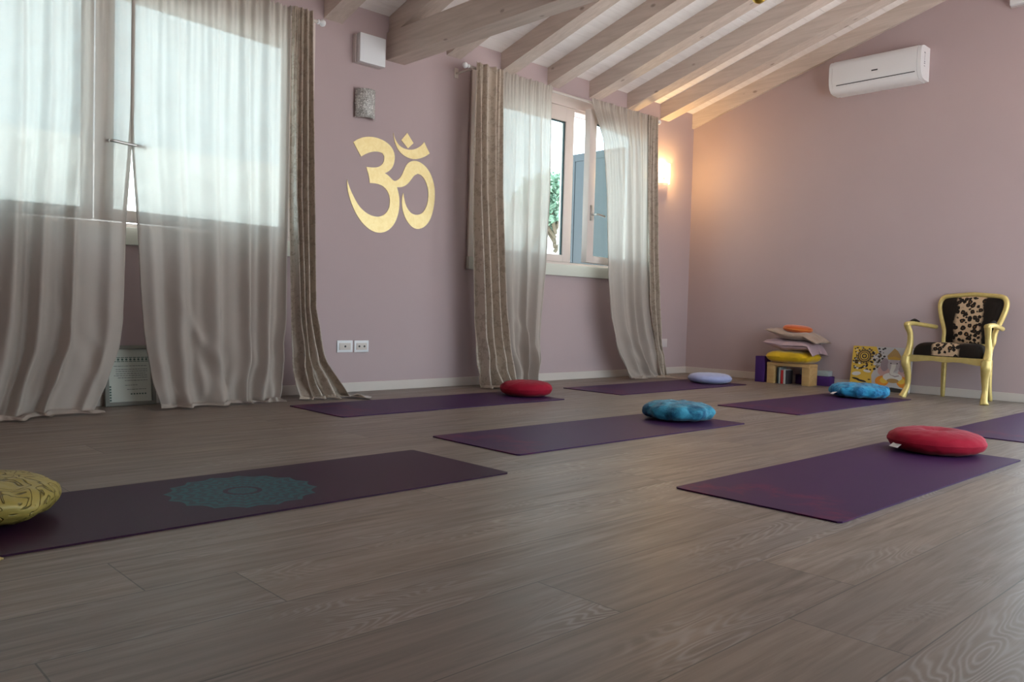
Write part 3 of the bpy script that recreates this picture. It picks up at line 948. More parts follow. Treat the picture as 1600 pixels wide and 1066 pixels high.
def wall_lamp(x, z, lit, label):
    r = empty('wall_lamp', (x, YA, z), label=label, cat='wall lamp', group='curved mosaic wall lamps')
    w_, h_, d_ = 0.083, 0.205, 0.085
    def arc(i, n=20):
        q = -1+2*i/(n-1)
        return (q*w_, -d_*(1-abs(q)**2.4)*0.75-0.02)
    b = MB()
    b.grid(lambda i, j: (arc(i)[0], arc(i)[1], -h_/2+h_*j), 20, 2)
    o = b.build('shade', M_MOSL if lit else M_MOSA, r, True)
    md = o.modifiers.new('glass_thickness', 'SOLIDIFY'); md.thickness = 0.004; md.offset = 0
    b = MB(); b.box(-0.03, 0.03, -0.012, 0, -0.07, 0.07, 0.003)
    b.box(-0.012, 0.012, -0.05, -0.01, -0.075, -0.06, 0.002)
    b.box(-w_, -w_+0.012, -0.02, 0, -0.006, 0.006); b.box(w_-0.012, w_, -0.02, 0, -0.006, 0.006)
    b.build('bracket', M_STEEL, r)
    b = MB()
    b.lathe([(0.010, -0.06), (0.012, -0.03), (0.022, 0.0), (0.024, 0.02), (0.016, 0.04), (0.004, 0.047)], 14, Matrix.Translation((0, -0.045, 0)))
    b.build('bulb', M_BULB if lit else M_BULBOFF, r, True)
    if lit:
        l = bpy.data.lights.new('lamp_glow', 'POINT')
        l.energy = 10.5; l.color = (1.0, 0.65, 0.25); l.shadow_soft_size = 0.03
        lo = bpy.data.objects.new('lamp_glow', l); lo.location = (0, -0.12, 0.02); lo.parent = r
        COL.objects.link(lo)
        l2 = l.copy(); l2.energy = 5.0; l2.shadow_soft_size = 0.012
        lo = bpy.data.objects.new('lamp_glow', l2); lo.location = (0, -0.05, 0.065); lo.parent = r
        COL.objects.link(lo)
    return r
wall_lamp(3.322, 2.09, False, 'unlit silver mosaic wall lamp above the gold Om symbol')
wall_lamp(6.945, 2.075, True, 'lit wall lamp glowing in the corner beside the right window')

def outlet(loc, w_, kind, label):
    r = empty('power_outlet', loc, label=label, cat='power outlet', group='white wall outlets')
    b = MB(); b.box(-w_/2, w_/2, -0.008, 0, -0.043, 0.043, 0.003); b.build('cover_plate', M_PLASTIC if kind else M_BEIGEP, r, True, 40)
    if kind:
        b = MB(); b.box(-w_*0.36, w_*0.36, -0.012, -0.006, -0.025, 0.025, 0.002); b.build('insert', M_WHITE, r, True, 40)
        for q in ([0.0] if kind == 1 else [-0.022, 0.022]):
            b = MB()
            b.lathe([(0.0075, 0), (0.0075, 0.002)], 10, Matrix.Translation((q, -0.012, 0)) @ Matrix.Rotation(R(90), 4, 'X'))
            b.build('socket_hole', M_DARK, r)
outlet((3.201, YA, 0.334), 0.13, 1, 'white wall outlet with one hole, left of the pair near the drape')
outlet((3.342, YA, 0.333), 0.124, 2, 'white wall outlet with two holes, right of the pair under the Om')
outlet((7.075, YA, 0.328), 0.10, 0, 'pinkish blank outlet plate low in the corner under the lit lamp')

# air conditioner on the gable wall
r = empty('air_conditioner', (XB, 3.15, 2.69), R(-90), label='white split air conditioner high on the right wall', cat='air conditioner')
prof = [(0, 0), (0, 0.295), (0.13, 0.295), (0.165, 0.288), (0.188, 0.268), (0.198, 0.235), (0.200, 0.12), (0.194, 0.075), (0.175, 0.035), (0.145, 0.010), (0.10, 0.0)]
def ac_prism(m, x0, x1, pr):
    M = Matrix(((0, 0, 1, x0), (-1, 0, 0, 0), (0, 1, 0, 0), (0, 0, 0, 1)))
    m.prism(pr, x1-x0, M)
b = MB(); ac_prism(b, -0.37, 0.37, prof); b.build('body', M_PLASTIC, r, True, 35)
for s, nm in ((-1, 'end_cap'), (1, 'end_cap')):
    b = MB(); pr = [(p[0]*0.985, 0.004+p[1]*0.975) for p in prof]
    ac_prism(b, min(s*0.372, s*0.402), max(s*0.372, s*0.402), pr); b.build(nm, M_PLASTIC, r, True, 35)
b = MB(); b.box(-0.33, 0.355, -0.196, -0.1915, 0.060, 0.066); b.build('louvre_slot', M_DARK, r)
b = MB(); b.box(-0.012, 0.042, -0.2015, -0.199, 0.134, 0.145); b.build('badge', M_DARK, r)
b = MB()
for z, hh in ((0.225, 0.012), (0.15, 0.008), (0.135, 0.008), (0.115, 0.006)):
    b.box(0.4015, 0.403, -0.125, -0.10, z, z+hh)
b.box(0.4015, 0.4025, -0.116, -0.109, 0.165, 0.22)
b.build('indicator_marks', mat('grey_print', (0.25, 0.25, 0.28), 0.5), r)

# pendant
r = empty('pendant_lamp', (4.19, 2.47, zceil(2.47)), label='brass pendant whose ball tip hangs at the top edge', cat='pendant lamp')
b = MB(); b.lathe([(0.06, -0.01), (0.06, -0.04), (0.02, -0.06), (0.008, -0.07)], 20); b.build('canopy', M_BRASS, r, True, 40)
drop = zceil(2.47)-2.434
b = MB(); b.tube([(0, 0, -0.05), (0, 0, -drop+0.03)], 0.008, 10); b.build('stem', M_BRASS, r, True, 40)
b = MB(); b.lathe([(0.041*math.sin(PI*k/14)+0.0004, -drop-0.041*math.cos(PI*k/14)) for k in range(15)], 20); b.build('ball_finial', M_BRASS, r, True)

# ---------------------------------------------------------------- yoga mats
def yoga_mat(x, y, rz, m, label, ln=1.83):
    b = MB()
    W_, t, c = 0.6178, 0.005, 0.012
    poly = [(c, 0), (ln-c, 0), (ln, c), (ln, W_-c), (ln-c, W_), (c, W_), (0, W_-c), (0, c)]
    if m is M_MATD: poly = [(p[0]-ln, p[1]) for p in poly]
    b.prism(poly, t, Matrix.Translation((0, 0, 0.0006)))
    o = b.build('yoga_mat', m)
    o.location = (x, y, 0); o.rotation_euler = (0, 0, rz)
    return tag(o, label, 'yoga mat', 'purple yoga mats')
yoga_mat(2.1575, 2.2654, 0.0069, M_MATD, 'dark plum yoga mat printed with a teal mandala, nearest the left edge')
yoga_mat(2.453, 2.5249, -0.0097, M_MATP, 'purple yoga mat in the middle under the teal plush cushion')
yoga_mat(2.4623, 1.1025, -0.0058, M_MATP, 'large purple yoga mat in the right foreground under the red cushion')
yoga_mat(2.4652, 3.9621, -0.0053, M_MATP, 'purple yoga mat along the window wall under the far red cushion')
yoga_mat(4.9147, 3.942, 0.0041, M_MATP, 'purple yoga mat in the far corner under the lilac cushion')
yoga_mat(4.9794, 2.5316, -0.0073, M_MATP, 'purple yoga mat in front of the gold armchair, under a blue cushion')
yoga_mat(4.952, 1.0702, -0.0001, M_MATP, 'empty purple yoga mat cut off by the right edge')

# ---------------------------------------------------------------- round cushions
ZM = 0.0057
def round_cushion(name, x, y, rad, hgt, m, label, cat='cushion', dimple=0.3, seam=True, lump=0.0, lsc=6.0, seed=0, tilt=0, nth=96, group='floor cushions on the mats', sc=(1, 1), base_z=ZM, folds=0, shp=(0.66, 0.78)):
    """flattened round cushion with a seam at mid height and a soft dimple"""
    nph = 36
    def pt(i, j):
        q = 2*PI*i/nth
        ph = -PI/2+PI*j/(nph-1)
        cr, sr = math.cos(ph), math.sin(ph)
        rr = abs(cr)**shp[0]
        zz = math.copysign(abs(sr)**shp[1], sr)
        r_ = rad*rr
        z = hgt/2*zz
        t = max(0.0, 1-(r_/(rad*0.42))**2)
        if zz > 0: z -= hgt*0.5*dimple*t*t
        else: z = max(z, -hgt/2*0.86)
        k = 1.0
        if folds:
            k += 0.035*math.cos(folds*q+seed)*rr**3
            z *= 1+0.10*math.cos(folds*q+seed)*rr**2
        if seam and abs(j-(nph-1)/2) < 1.0: k *= 1.012
        if lump:
            d = lump*nz(math.cos(q)*rr*lsc+seed, math.sin(q)*rr*lsc, zz*lsc*0.4)
            d += lump*0.6*abs(nz(math.cos(q)*rr*lsc*1.9+seed+7, math.sin(q)*rr*lsc*1.9, zz*lsc*0.7))
            k += d/rad*0.8
            z += d*0.8*zz
        return (r_*k*math.cos(q)*sc[0], r_*k*math.sin(q)*sc[1], z)
    b = MB(); b.grid(pt, nth, nph, closeu=True)
    zmin = min(v.z for v in b.v)
    for v in b.v: v.z -= zmin
    if tilt:
        pass
    o = b.build(name, m, None, True)
    o.location = (x, y, base_z)
    return tag(o, label, cat, group)
def seam_ring(o, rad, z, m, rr=0.004):
    b = MB()
    pts = [(rad*math.cos(2*PI*k/64), rad*math.sin(2*PI*k/64), z) for k in range(65)]
    b.tube(pts, rr, 8, cap=False); return b.build('piping', m, o, True)
def label_tab(o, ang, rad, z, w_=0.022, ln=0.035):
    b = MB()
    d = Vector((math.cos(ang), math.sin(ang), 0)); t = Vector((-d.y, d.x, 0))
    p = d*rad; p.z = z
    a = [p-t*w_, p+t*w_, p+t*w_+d*ln+Vector((0, 0, -0.022)), p-t*w_+d*ln+Vector((0, 0, -0.022))]
    n_ = Vector((0, 0, 0.0012))
    b.add(a+[q+n_ for q in a], [(3, 2, 1, 0), (4, 5, 6, 7), (0, 1, 5, 4), (1, 2, 6, 5), (2, 3, 7, 6), (3, 0, 4, 7)])
    return b.build('care_label', M_LABEL, o)
c = round_cushion('cushion', 4.19, 1.43, 0.212, 0.115, M_RED, 'round red velvet cushion on the right foreground mat', dimple=0.28, lump=0.004, seed=1)
seam_ring(c, 0.213, 0.054, M_RED, 0.0035); label_tab(c, R(148), 0.20, 0.045, 0.03, 0.03)
c = round_cushion('cushion', 4.215, 4.275, 0.19, 0.115, M_RED, 'round red velvet cushion by the drape on the window side mat', dimple=0.15, lump=0.004, seed=2)
seam_ring(c, 0.191, 0.054, M_RED, 0.003)
c = round_cushion('cushion', 6.57, 4.235, 0.198, 0.095, M_LILAC, 'round lilac cushion on the mat in the far corner', dimple=0.05, lump=0.003, seed=3)
label_tab(c, R(-70), 0.185, 0.045, 0.02, 0.012)
c = round_cushion('cushion', 4.07, 2.83, 0.205, 0.105, M_TEAL, 'teal plush round cushion on the middle mat', dimple=0.10, seam=False, lump=0.010, lsc=5, seed=4, nth=140, folds=9)
c = round_cushion('cushion', 6.55, 2.83, 0.222, 0.11, M_BLUE, 'bright blue plush cushion in front of the elephant picture', dimple=0.12, seam=False, lump=0.010, lsc=6, seed=5, nth=140, folds=11)
label_tab(c, R(150), 0.20, 0.05, 0.02, 0.05)
c = round_cushion('cushion', 0.44, 2.66, 0.245, 0.122, M_BROC, 'gold brocade cushion on the mandala mat at the left edge', shp=(0.66, 1.0), dimple=0.02, seam=False, lump=0.012, lsc=3.5, seed=6, nth=140)
b = MB()
b.tube(spline([(-0.03, -0.20, 0.035), (-0.02, -0.30, 0.012), (-0.01, -0.40, 0.006)], 5), 0.004, 8)
for k in range(9):
    a = -0.5+k*0.125
    b.tube([(-0.01, -0.40, 0.006), (-0.01+0.05*math.sin(a), -0.40-0.06*math.cos(a), 0.004)], 0.003, 6)
b.build('tassel', mat('pale_gold_thread', (0.55, 0.40, 0.16), 0.6), c, True)

# ---------------------------------------------------------------- framed certificate leaning under the left window
r = empty('framed_certificate', (1.705, 5.075, 0.0), label='framed certificate leaning on the wall between the left sheers', cat='picture frame')
r.rotation_euler = (R(-8), 0, 0)
fw_, fh_ = 0.29, 0.36
M_FRAMEW = mat('distressed_grey_frame', (0.20, 0.19, 0.16), 0.6)
b = MB()
for (x0, x1, z0, z1) in ((-fw_/2, fw_/2, 0, 0.024), (-fw_/2, fw_/2, fh_-0.024, fh_), (-fw_/2, -fw_/2+0.024, 0.02, fh_-0.02), (fw_/2-0.024, fw_/2, 0.02, fh_-0.02)):
    b.box(x0, x1, -0.012, 0.012, z0, z1, 0.004)
b.build('frame', M_FRAMEW, r, True, 40)
M_PAPER, M_INK, M_INKG = mat('cream_paper', (0.50, 0.51, 0.44), 0.5), mat('grey_ink', (0.12, 0.12, 0.12), 0.6), mat('green_ink', (0.07, 0.11, 0.09), 0.6)
b = MB()
b.box(-fw_/2+0.02, fw_/2-0.02, 0.0, 0.006, 0.02, fh_-0.02)
b.cur = 1
rng = random.Random(2)
for z, l0, l1 in ((0.235, -0.09, 0.10), (0.215, -0.08, 0.10), (0.203, -0.08, 0.10), (0.19, -0.08, 0.09), (0.178, -0.09, 0.10), (0.165, -0.07, 0.10), (0.148, -0.03, 0.10), (0.12, -0.03, 0.04), (0.095, -0.02, 0.09)):
    x = l0
    while x < l1:
        s = rng.uniform(0.006, 0.02)
        b.box(x, min(l1, x+s), -0.0006, 0.0, z, z+0.003); x += s+0.003
b.cur = 2
for k in range(9):   # ornamental header and corners
    x = -0.095+k*0.023
    b.box(x, x+0.019, -0.0006, 0, 0.285, 0.289); b.box(x, x+0.019, -0.0006, 0, 0.262, 0.266)
    b.prism([(x, 0.275), (x+0.008, 0.283), (x+0.017, 0.275), (x+0.008, 0.268)], 0.0006, Matrix(((1, 0, 0, 0), (0, 0, -1, 0), (0, 1, 0, 0), (0, 0, 0, 1))))
for k in range(6):
    b.box(-0.118, -0.108, -0.0006, 0, 0.03+k*0.016, 0.04+k*0.016); b.box(0.0+k*0.016, 0.01+k*0.016, -0.0006, 0, 0.065, 0.073)
b.build('certificate_sheet', [M_PAPER, M_INK, M_INKG], r)

# ---------------------------------------------------------------- bench with cushions and books
BX0, BX1, BY0, BY1, BH = 7.19, 7.355, 3.575, 4.005, 0.20
r = empty('low_bench', ((BX0+BX1)/2, (BY0+BY1)/2, 0), label='low pine bench by the right wall carrying stacked cushions', cat='bench')
hx, hy = (BX1-BX0)/2, (BY1-BY0)/2
b = MB(); b.box(-hx, hx, -hy, hy, BH-0.03, BH, 0.003); b.build('seat', M_OAK, r, True, 40)
for s in (-1, 1):
    b = MB(); b.box(-hx+0.004, hx-0.004, min(s*hy, s*(hy-0.075)), max(s*hy, s*(hy-0.075)), 0, BH-0.03, 0.003); b.build('leg', M_OAK, r, True, 40)
m = MB(); m.box(-0.06, 0.06, -0.05, 0.05, 0, 0.25, 0.005)
o = m.build('yoga_block', M_PURPLE, None, True, 40); o.location = (7.26, 4.085, 0)
tag(o, 'purple foam yoga block standing left of the pine bench', 'yoga block', 'purple foam yoga blocks')
m = MB(); m.box(-0.05, 0.05, -0.17, 0.17, 0, 0.09, 0.005)
o = m.build('yoga_block', M_PURPLE, None, True, 40); o.location = (7.415, 3.63, 0)
tag(o, 'long purple foam block lying behind the right end of the bench', 'yoga block', 'purple foam yoga blocks')
def book(y, w_, h_, c_, label, d_=0.12):
    e = empty('book', (7.275, y, 0.0), label=label, cat='book', group='books under the bench')
    m_ = mat('book_cover', c_, 0.6)
    q = MB(); q.box(-d_/2, d_/2, -w_/2, w_/2, 0, h_, 0.002); q.build('cover', m_, e, True, 40)
    q = MB(); q.box(-d_/2+0.004, d_/2+0.0008, -w_/2+0.002, w_/2-0.002, h_-0.006, h_+0.0008); q.build('pages', M_LABEL, e)
book(3.905, 0.012, 0.15, (0.02, 0.03, 0.04), 'dark upright book under the bench, leftmost', 0.11)
book(3.885, 0.016, 0.155, (0.30, 0.32, 0.30), 'grey upright book beside the red one under the bench')
book(3.860, 0.022, 0.13, (0.45, 0.02, 0.02), 'red upright book under the bench')
book(3.835, 0.018, 0.138, (0.48, 0.46, 0.43), 'white upright book right of the red one')
book(3.815, 0.014, 0.13, (0.05, 0.04, 0.045), 'dark upright book next to the purple block', 0.11)
m = MB(); m.box(-0.045, 0.045, -0.14, 0.14, 0, 0.05, 0.004)
o = m.build('folded_towel', mat('pale_grey_terry', (0.30, 0.33, 0.33), 0.9), None, True, 40); o.location = (7.415, 3.62, 0.0905)
tag(o, 'pale grey folded towel on the long purple block behind the bench', 'towel')

def pillow(name, A, B_, H_, m, label, loc, rz=0, pinch=0.10, droop=None, power=2.6, nse=0.006, seed=0, n=40):
    """square knife-edge pillow; droop(x,y) shifts height"""
    b = MB()
    def pt(side):
        def f(i, j):
            a, c_ = -1+2*i/(n-1), -1+2*j/(n-1)
            ea = A*a*(1-pinch*(1-c_*c_)*abs(a)**2*0.6)
            ec = B_*c_*(1-pinch*(1-a*a)*abs(c_)**2*0.6)
            # rounded box where pinch is negative
            if pinch < 0:
                k = (abs(a)**6+abs(c_)**6)**(1/6)
                mx = max(abs(a), abs(c_), 1e-6)
                ea, ec = A*a*mx/k, B_*c_*mx/k
            th = max(0, (1-abs(a)**power)*(1-abs(c_)**power))**0.5
            z = side*H_/2*th + nse*nz(a*3+seed, c_*3, side*0.4+seed)*(1 if th > 0 else 0.4)
            z += droop(ea, ec) if droop else 0
            return (ea, ec, z)
        return f
    b.grid(pt(1), n, n)
    k = len(b.f)
    b.grid(lambda i, j: pt(-1)(n-1-i, j), n, n)
    o = b.build(name, m, None, True)
    bm = bmesh.new(); bm.from_mesh(o.data); bmesh.ops.remove_doubles(bm, verts=bm.verts[:], dist=0.0008); bm.to_mesh(o.data); bm.free()
    o.location = loc; o.rotation_euler = (0, 0, rz)
    return tag(o, label, 'cushion', 'cushions stacked on the bench')
BCX, BCY = (BX0+BX1)/2+0.02, (BY0+BY1)/2
pillow('cushion', 0.165, 0.225, 0.115, M_YEL, 'yellow velvet cushion at the bottom of the bench stack', (BCX, BCY, 0.2585), pinch=-1, power=5, seed=1, nse=0.004)
pillow('cushion', 0.16, 0.255, 0.10, M_MAUVE, 'mauve satin cushion second from the bottom of the bench stack', (BCX, BCY-0.015, 0.366), seed=2,
       droop=lambda x, y: 0.16*max(0, y-0.06)+(-1.5*max(0, -y-0.195)), nse=0.014)
pillow('cushion', 0.16, 0.265, 0.08, M_BEIGE, 'taupe cushion under the orange one on the bench stack', (BCX+0.01, BCY-0.03, 0.458), seed=3,
       droop=lambda x, y: 0.22*max(0, y-0.02)+(-0.45*max(0, -y-0.13)), nse=0.008)
c = round_cushion('cushion', BCX+0.02, BCY-0.02, 0.132, 0.075, M_ORANGE, 'small round orange cushion on top of the bench stack', dimple=0.1, lump=0.003, seed=9, group='cushions stacked on the bench', base_z=0.488)
seam_ring(c, 0.134, 0.035, M_ORPIPE, 0.004)
c.rotation_euler = (R(5), 0, 0)

# ---------------------------------------------------------------- picture canvas leaning on the right wall
def canvas():
    r = empty('canvas_picture', (7.375, 3.02, 0.0), R(-90), label='canvas print of an elephant headed figure leaning on the right wall', cat='picture')
    W_, H_ = 0.52, 0.395
    tilt = Matrix.Rotation(R(-9), 4, 'X')
    b = MB(); b.box(-W_/2, W_/2, 0.0, 0.03, 0, H_, 0.003, M=tilt); b.build('stretcher', M_LABEL, r)
    cols = {'sky': (0.42, 0.40, 0.40), 'yellow': (0.60, 0.38, 0.05), 'gold': (0.42, 0.25, 0.04), 'black': (0.03, 0.022, 0.018), 'brown': (0.13, 0.075, 0.03),
            'white': (0.55, 0.52, 0.48), 'grey': (0.36, 0.31, 0.32), 'lilac': (0.26, 0.20, 0.22), 'orange': (0.62, 0.22, 0.02), 'amber': (0.62, 0.40, 0.05), 'pink': (0.45, 0.27, 0.25), 'tan': (0.33, 0.20, 0.07)}
    keys = list(cols)
    mats = [mat('print_'+k, cols[k], 0.6) for k in keys]
    b = MB()
    base = tilt @ Matrix(((1, 0, 0, -W_/2), (0, 0, -1, 0), (0, 1, 0, 0), (0, 0, 0, 1)))
    lay = [0]
    def poly(k, pts, lv):
        b.cur = keys.index(k)
        b.prism([(p[0]*W_, p[1]*H_) for p in pts], 0.0003, base @ Matrix.Translation((0, 0, 0.0002+lv*0.00035)))
    def ell(k, cx, cy, rx, ry, lv, n=20, rot=0):
        poly(k, [(cx+rx*math.cos(2*PI*i/n)*math.cos(rot)-ry*math.sin(2*PI*i/n)*math.sin(rot), cy+rx*math.cos(2*PI*i/n)*math.sin(rot)+ry*math.sin(2*PI*i/n)*math.cos(rot)) for i in range(n)], lv)
    rng = random.Random(5)
    poly('sky', [(0, 0), (1, 0), (1, 1), (0, 1)], 0)
    poly('yellow', [(0, 0.0), (0.40, 0.0), (0.36, 0.35), (0.42, 0.55), (0.34, 0.78), (0.45, 0.86), (0.4, 1), (0, 1)], 1)
    for i in range(170):    # leopard-like scatter over the upper left
        x, y = rng.uniform(0.02, 0.56), rng.uniform(0.46, 0.97)
        s = rng.uniform(0.008, 0.026)
        ell(rng.choice(['black', 'brown', 'black', 'white']), x, y, s, s*1.1, 2, 7, rng.uniform(0, 3))
    for q, k in ((0.135, 'gold'), (0.115, 'black'), (0.098, 'gold'), (0.082, 'brown'), (0.062, 'amber'), (0.045, 'black'), (0.025, 'gold')):
        ell(k, 0.21, 0.77, q, q*1.25, 3+int((0.14-q)*60), 24)
    for i in range(16):
        a = 2*PI*i/16
        ell('black', 0.21+0.125*math.cos(a), 0.77+0.125*1.25*math.sin(a), 0.010, 0.012, 9, 8)
    ell('white', 0.10, 0.36, 0.08, 0.045, 3, 16, 0.2); ell('white', 0.28, 0.43, 0.07, 0.03, 3, 14, -0.2)
    for (x, y, rx, ry, ro) in ((0.10, 0.24, 0.07, 0.022, -0.25), (0.20, 0.20, 0.09, 0.022, -0.2), (0.12, 0.13, 0.08, 0.018, -0.2), (0.22, 0.10, 0.06, 0.018, -0.1), (0.33, 0.24, 0.025, 0.014, 0), (0.335, 0.15, 0.025, 0.012, 0), (0.335, 0.06, 0.03, 0.012, 0)):
        ell('black', x, y, rx, ry, 4, 12, ro)
    # seated figure
    poly('black', [(0.48, 0.0), (1, 0.0), (1, 0.13), (0.9, 0.08), (0.72, 0.10), (0.56, 0.07)], 5)
    ell('pink', 0.58, 0.46, 0.12, 0.13, 4); ell('pink', 0.90, 0.42, 0.10, 0.15, 4)
    ell('lilac', 0.57, 0.60, 0.07, 0.15, 5); ell('lilac', 0.86, 0.60, 0.07, 0.15, 5)
    ell('orange', 0.55, 0.23, 0.115, 0.12, 6, 24, -0.3); ell('amber', 0.585, 0.25, 0.07, 0.07, 7, 20, -0.5)
    ell('orange', 0.90, 0.23, 0.105, 0.13, 6, 24, 0.4); ell('amber', 0.86, 0.26, 0.065, 0.075, 7, 20, 0.5)
    ell('white', 0.72, 0.33, 0.16, 0.10, 8, 24); ell('tan', 0.73, 0.25, 0.10, 0.05, 9)
    ell('grey', 0.72, 0.60, 0.10, 0.15, 9, 24)
    poly('tan', [(0.62, 0.72), (0.60, 0.80), (0.66, 0.90), (0.71, 0.98), (0.77, 0.92), (0.83, 0.80), (0.82, 0.72)], 10)
    poly('gold', [(0.62, 0.72), (0.61, 0.76), (0.72, 0.80), (0.83, 0.76), (0.82, 0.72)], 11)
    trunk = [(0.685, 0.62), (0.68, 0.52), (0.665, 0.44), (0.69, 0.38), (0.76, 0.36), (0.82, 0.38), (0.815, 0.41), (0.76, 0.395), (0.725, 0.41), (0.73, 0.46), (0.755, 0.54), (0.76, 0.62)]
    poly('white', trunk, 11)
    poly('lilac', [(0.66, 0.44), (0.675, 0.38), (0.76, 0.335), (0.83, 0.36), (0.82, 0.38), (0.76, 0.36), (0.69, 0.38)], 12)
    ell('black', 0.672, 0.64, 0.014, 0.012, 12, 8); ell('black', 0.775, 0.64, 0.014, 0.012, 12, 8)
    ell('gold', 0.92, 0.72, 0.06, 0.10, 4)
    for i in range(14):
        x, y = rng.uniform(0.9, 1.0), rng.uniform(0.3, 0.95)
        ell(rng.choice(['black', 'brown']), min(x, 0.975), y, 0.014, 0.012, 5, 7)
    b.build('printed_picture', mats, r)
canvas()

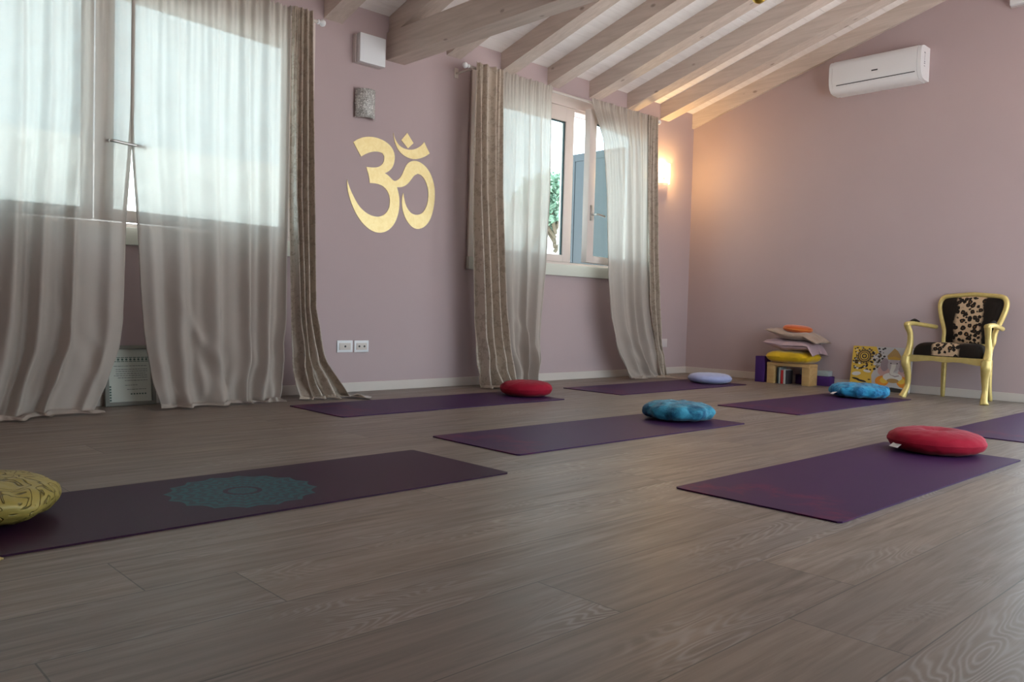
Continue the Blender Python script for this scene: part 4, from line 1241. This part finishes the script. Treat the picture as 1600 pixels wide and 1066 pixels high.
# ---------------------------------------------------------------- gilt armchair
def chair():
    # local: +y is the front of the chair, x across
    e = empty('armchair', (7.165, 2.325, 0), 0, label='gilt armchair with leopard print seat and back by the right wall', cat='armchair')
    front = Vector((-0.991, 0.134, 0))
    e.rotation_euler = (0, 0, math.atan2(-front.x, front.y))
    FY, BY = 0.165, -0.185
    # cabriole front legs carried up as arm posts
    for s in (-1, 1):
        b = MB()
        x = s*0.315
        pts = spline([(x*1.03, FY+0.03, 0.0), (x*1.0, FY+0.02, 0.03), (x*0.97, FY-0.012, 0.10), (x*0.965, FY-0.005, 0.20), (x*1.0, FY+0.012, 0.28), (x*1.0, FY+0.005, 0.34)], 6)
        b.tube(pts, lerps([0.032, 0.026, 0.021, 0.027, 0.037, 0.034], len(pts)), 12)
        b.build('front_leg', M_GILT, e, True)
        b = MB()
        xb = s*0.18
        pts = spline([(xb*1.06, BY-0.02, 0.0), (xb*1.02, BY-0.005, 0.12), (xb, BY, 0.33)], 6)
        b.tube(pts, lerps([0.016, 0.019, 0.022], len(pts)), 10)
        b.build('rear_leg', M_GILT, e, True)
        # arm: post sweeping up from the seat rail and armrest back to the frame
        b = MB()
        post = spline([(x, FY+0.0, 0.33), (x*0.985, FY-0.03, 0.42), (x*0.97, FY-0.02, 0.52), (x*1.0, FY+0.01, 0.585), (x*1.0, FY+0.018, 0.605)], 6)
        b.tube(post, lerps([0.034, 0.026, 0.022, 0.026, 0.027], len(post)), 12)
        arm = spline([(x*1.0, FY+0.03, 0.60), (x*1.0, FY-0.06, 0.612), (x*0.97, FY-0.16, 0.605), (s*0.262, BY-0.005, 0.585)], 6)
        b.tube(arm, lerps([0.022, 0.020, 0.018, 0.018], len(arm)), 12)
        a_ = b.build('arm', M_GILT, e, True)
        b = MB()
        pad = spline([(x*1.0, FY-0.03, 0.628), (x*0.99, FY-0.09, 0.636), (x*0.96, FY-0.15, 0.626)], 6)
        b.tube(pad, lerps([0.006, 0.015, 0.006], len(pad)), 10)
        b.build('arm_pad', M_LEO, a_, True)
    # seat rail with a gently scalloped front apron
    b = MB()
    FW, BW = 0.315, 0.175
    z1 = 0.352
    n = 26
    def rail(p0, p1, dip):
        vs = []; fs = []
        d = (Vector(p1)-Vector(p0)); nn = Vector((d.y, -d.x, 0)).normalized()*0.016
        for i in range(n):
            t = i/(n-1)
            p = Vector(p0)+d*t
            zb = 0.295+dip*(math.cos(2*PI*t)*0.5+0.5)*-1+dip*0.6*math.exp(-((t-0.5)/0.12)**2)*-1+dip
            for q, z in ((nn, zb), (nn, z1), (-nn, z1), (-nn, zb)):
                vs.append((p.x+q.x, p.y+q.y, z))
        for i in range(n-1):
            for k in range(4):
                a, c = i*4+k, i*4+(k+1) % 4
                fs.append((a, c, c+4, a+4))
        fs += [(3, 2, 1, 0), tuple((n-1)*4+k for k in range(4))]
        b.add(vs, fs)
    rail((FW, FY, 0), (-FW, FY, 0), 0.028)
    rail((-FW, FY, 0), (-BW, BY, 0), 0.012)
    rail((-BW, BY, 0), (BW, BY, 0), 0.0)
    rail((BW, BY, 0), (FW, FY, 0), 0.012)
    b.build('seat_rail', M_GILT, e, False)
    # upholstered seat
    b = MB()
    nn = 30
    def seat(side):
        def f(i, j):
            a, c = math.sin(PI/2*(-1+2*i/(nn-1))), math.sin(PI/2*(-1+2*j/(nn-1)))
            k = (abs(a)**7+abs(c)**7)**(1/7); mx = max(abs(a), abs(c), 1e-6)
            a2, c2 = a*mx/k, c*mx/k
            y = (FY+BY)/2+(FY-BY)/2*1.0*c2+0.012*(1-a2*a2)*(c2 > 0)*c2
            hw_ = BW+(FW-BW)*(c2+1)/2-0.012
            th = max(0, (1-abs(a)**10)*(1-abs(c)**10))**0.4
            return (hw_*a2, y, (0.352+0.105*th+0.006*(1-a2*a2)) if side > 0 else 0.35)
        return f
    b.grid(seat(1), nn, nn); b.grid(lambda i, j: seat(-1)(nn-1-i, j), nn, nn)
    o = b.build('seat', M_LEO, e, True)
    # back: tilted shield frame and padded panel, built in its own plane
    tilt = Matrix.Translation((0, BY-0.005, 0.44)) @ Matrix.Rotation(R(9), 4, 'X')
    bt, tp, hh = 0.195, 0.262, 0.42
    prof = [(-bt+0.02, 0.0), (-bt, 0.03), (-bt-0.006, 0.12), (-tp+0.02, 0.24), (-tp, 0.33), (-tp+0.012, 0.385), (-tp+0.05, 0.408), (-0.10, 0.418), (0, 0.425),
            (0.10, 0.418), (tp-0.05, 0.408), (tp-0.012, 0.385), (tp, 0.33), (tp-0.02, 0.24), (bt+0.006, 0.12), (bt, 0.03), (bt-0.02, 0.0), (0, -0.004), (-bt+0.02, 0.0)]
    b = MB()
    loop = spline([(x, 0, z) for x, z in prof], 6)
    b.tube(loop, 0.021, 10, M=tilt, cap=False, up=(0, 1, 0))
    # stiles down to the seat rail
    for s in (-1, 1):
        b.tube([tilt @ Vector((s*(bt-0.003), 0, 0.04)), Vector((s*0.17, BY, 0.335))], 0.018, 10)
    b.build('back_frame', M_GILT, e, True)
    pan = [(x*0.945, 0.012+z*0.955) for x, z in prof[:-1]]
    pan3 = [(p.x, p.z) for p in spline([(x, 0, z) for x, z in pan+[pan[0]]], 4)][:-1]
    cx, cz = 0, 0.21
    b = MB()
    rings = 9
    m_ = len(pan3)
    def back(side):
        def f(i, j):
            t = j/(rings-1)
            q = max(0.001, t)
            x, z = cx+(pan3[i % m_][0]-cx)*q, cz+(pan3[i % m_][1]-cz)*q
            return tuple(tilt @ Vector((x, side*(0.004+0.034*max(0, 1-t**4)**0.6), z)))
        return f
    b.grid(back(1), m_, rings, closeu=True)
    b.grid(lambda i, j: back(-1)(m_-1-i, j), m_, rings, closeu=True)
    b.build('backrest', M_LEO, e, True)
chair()
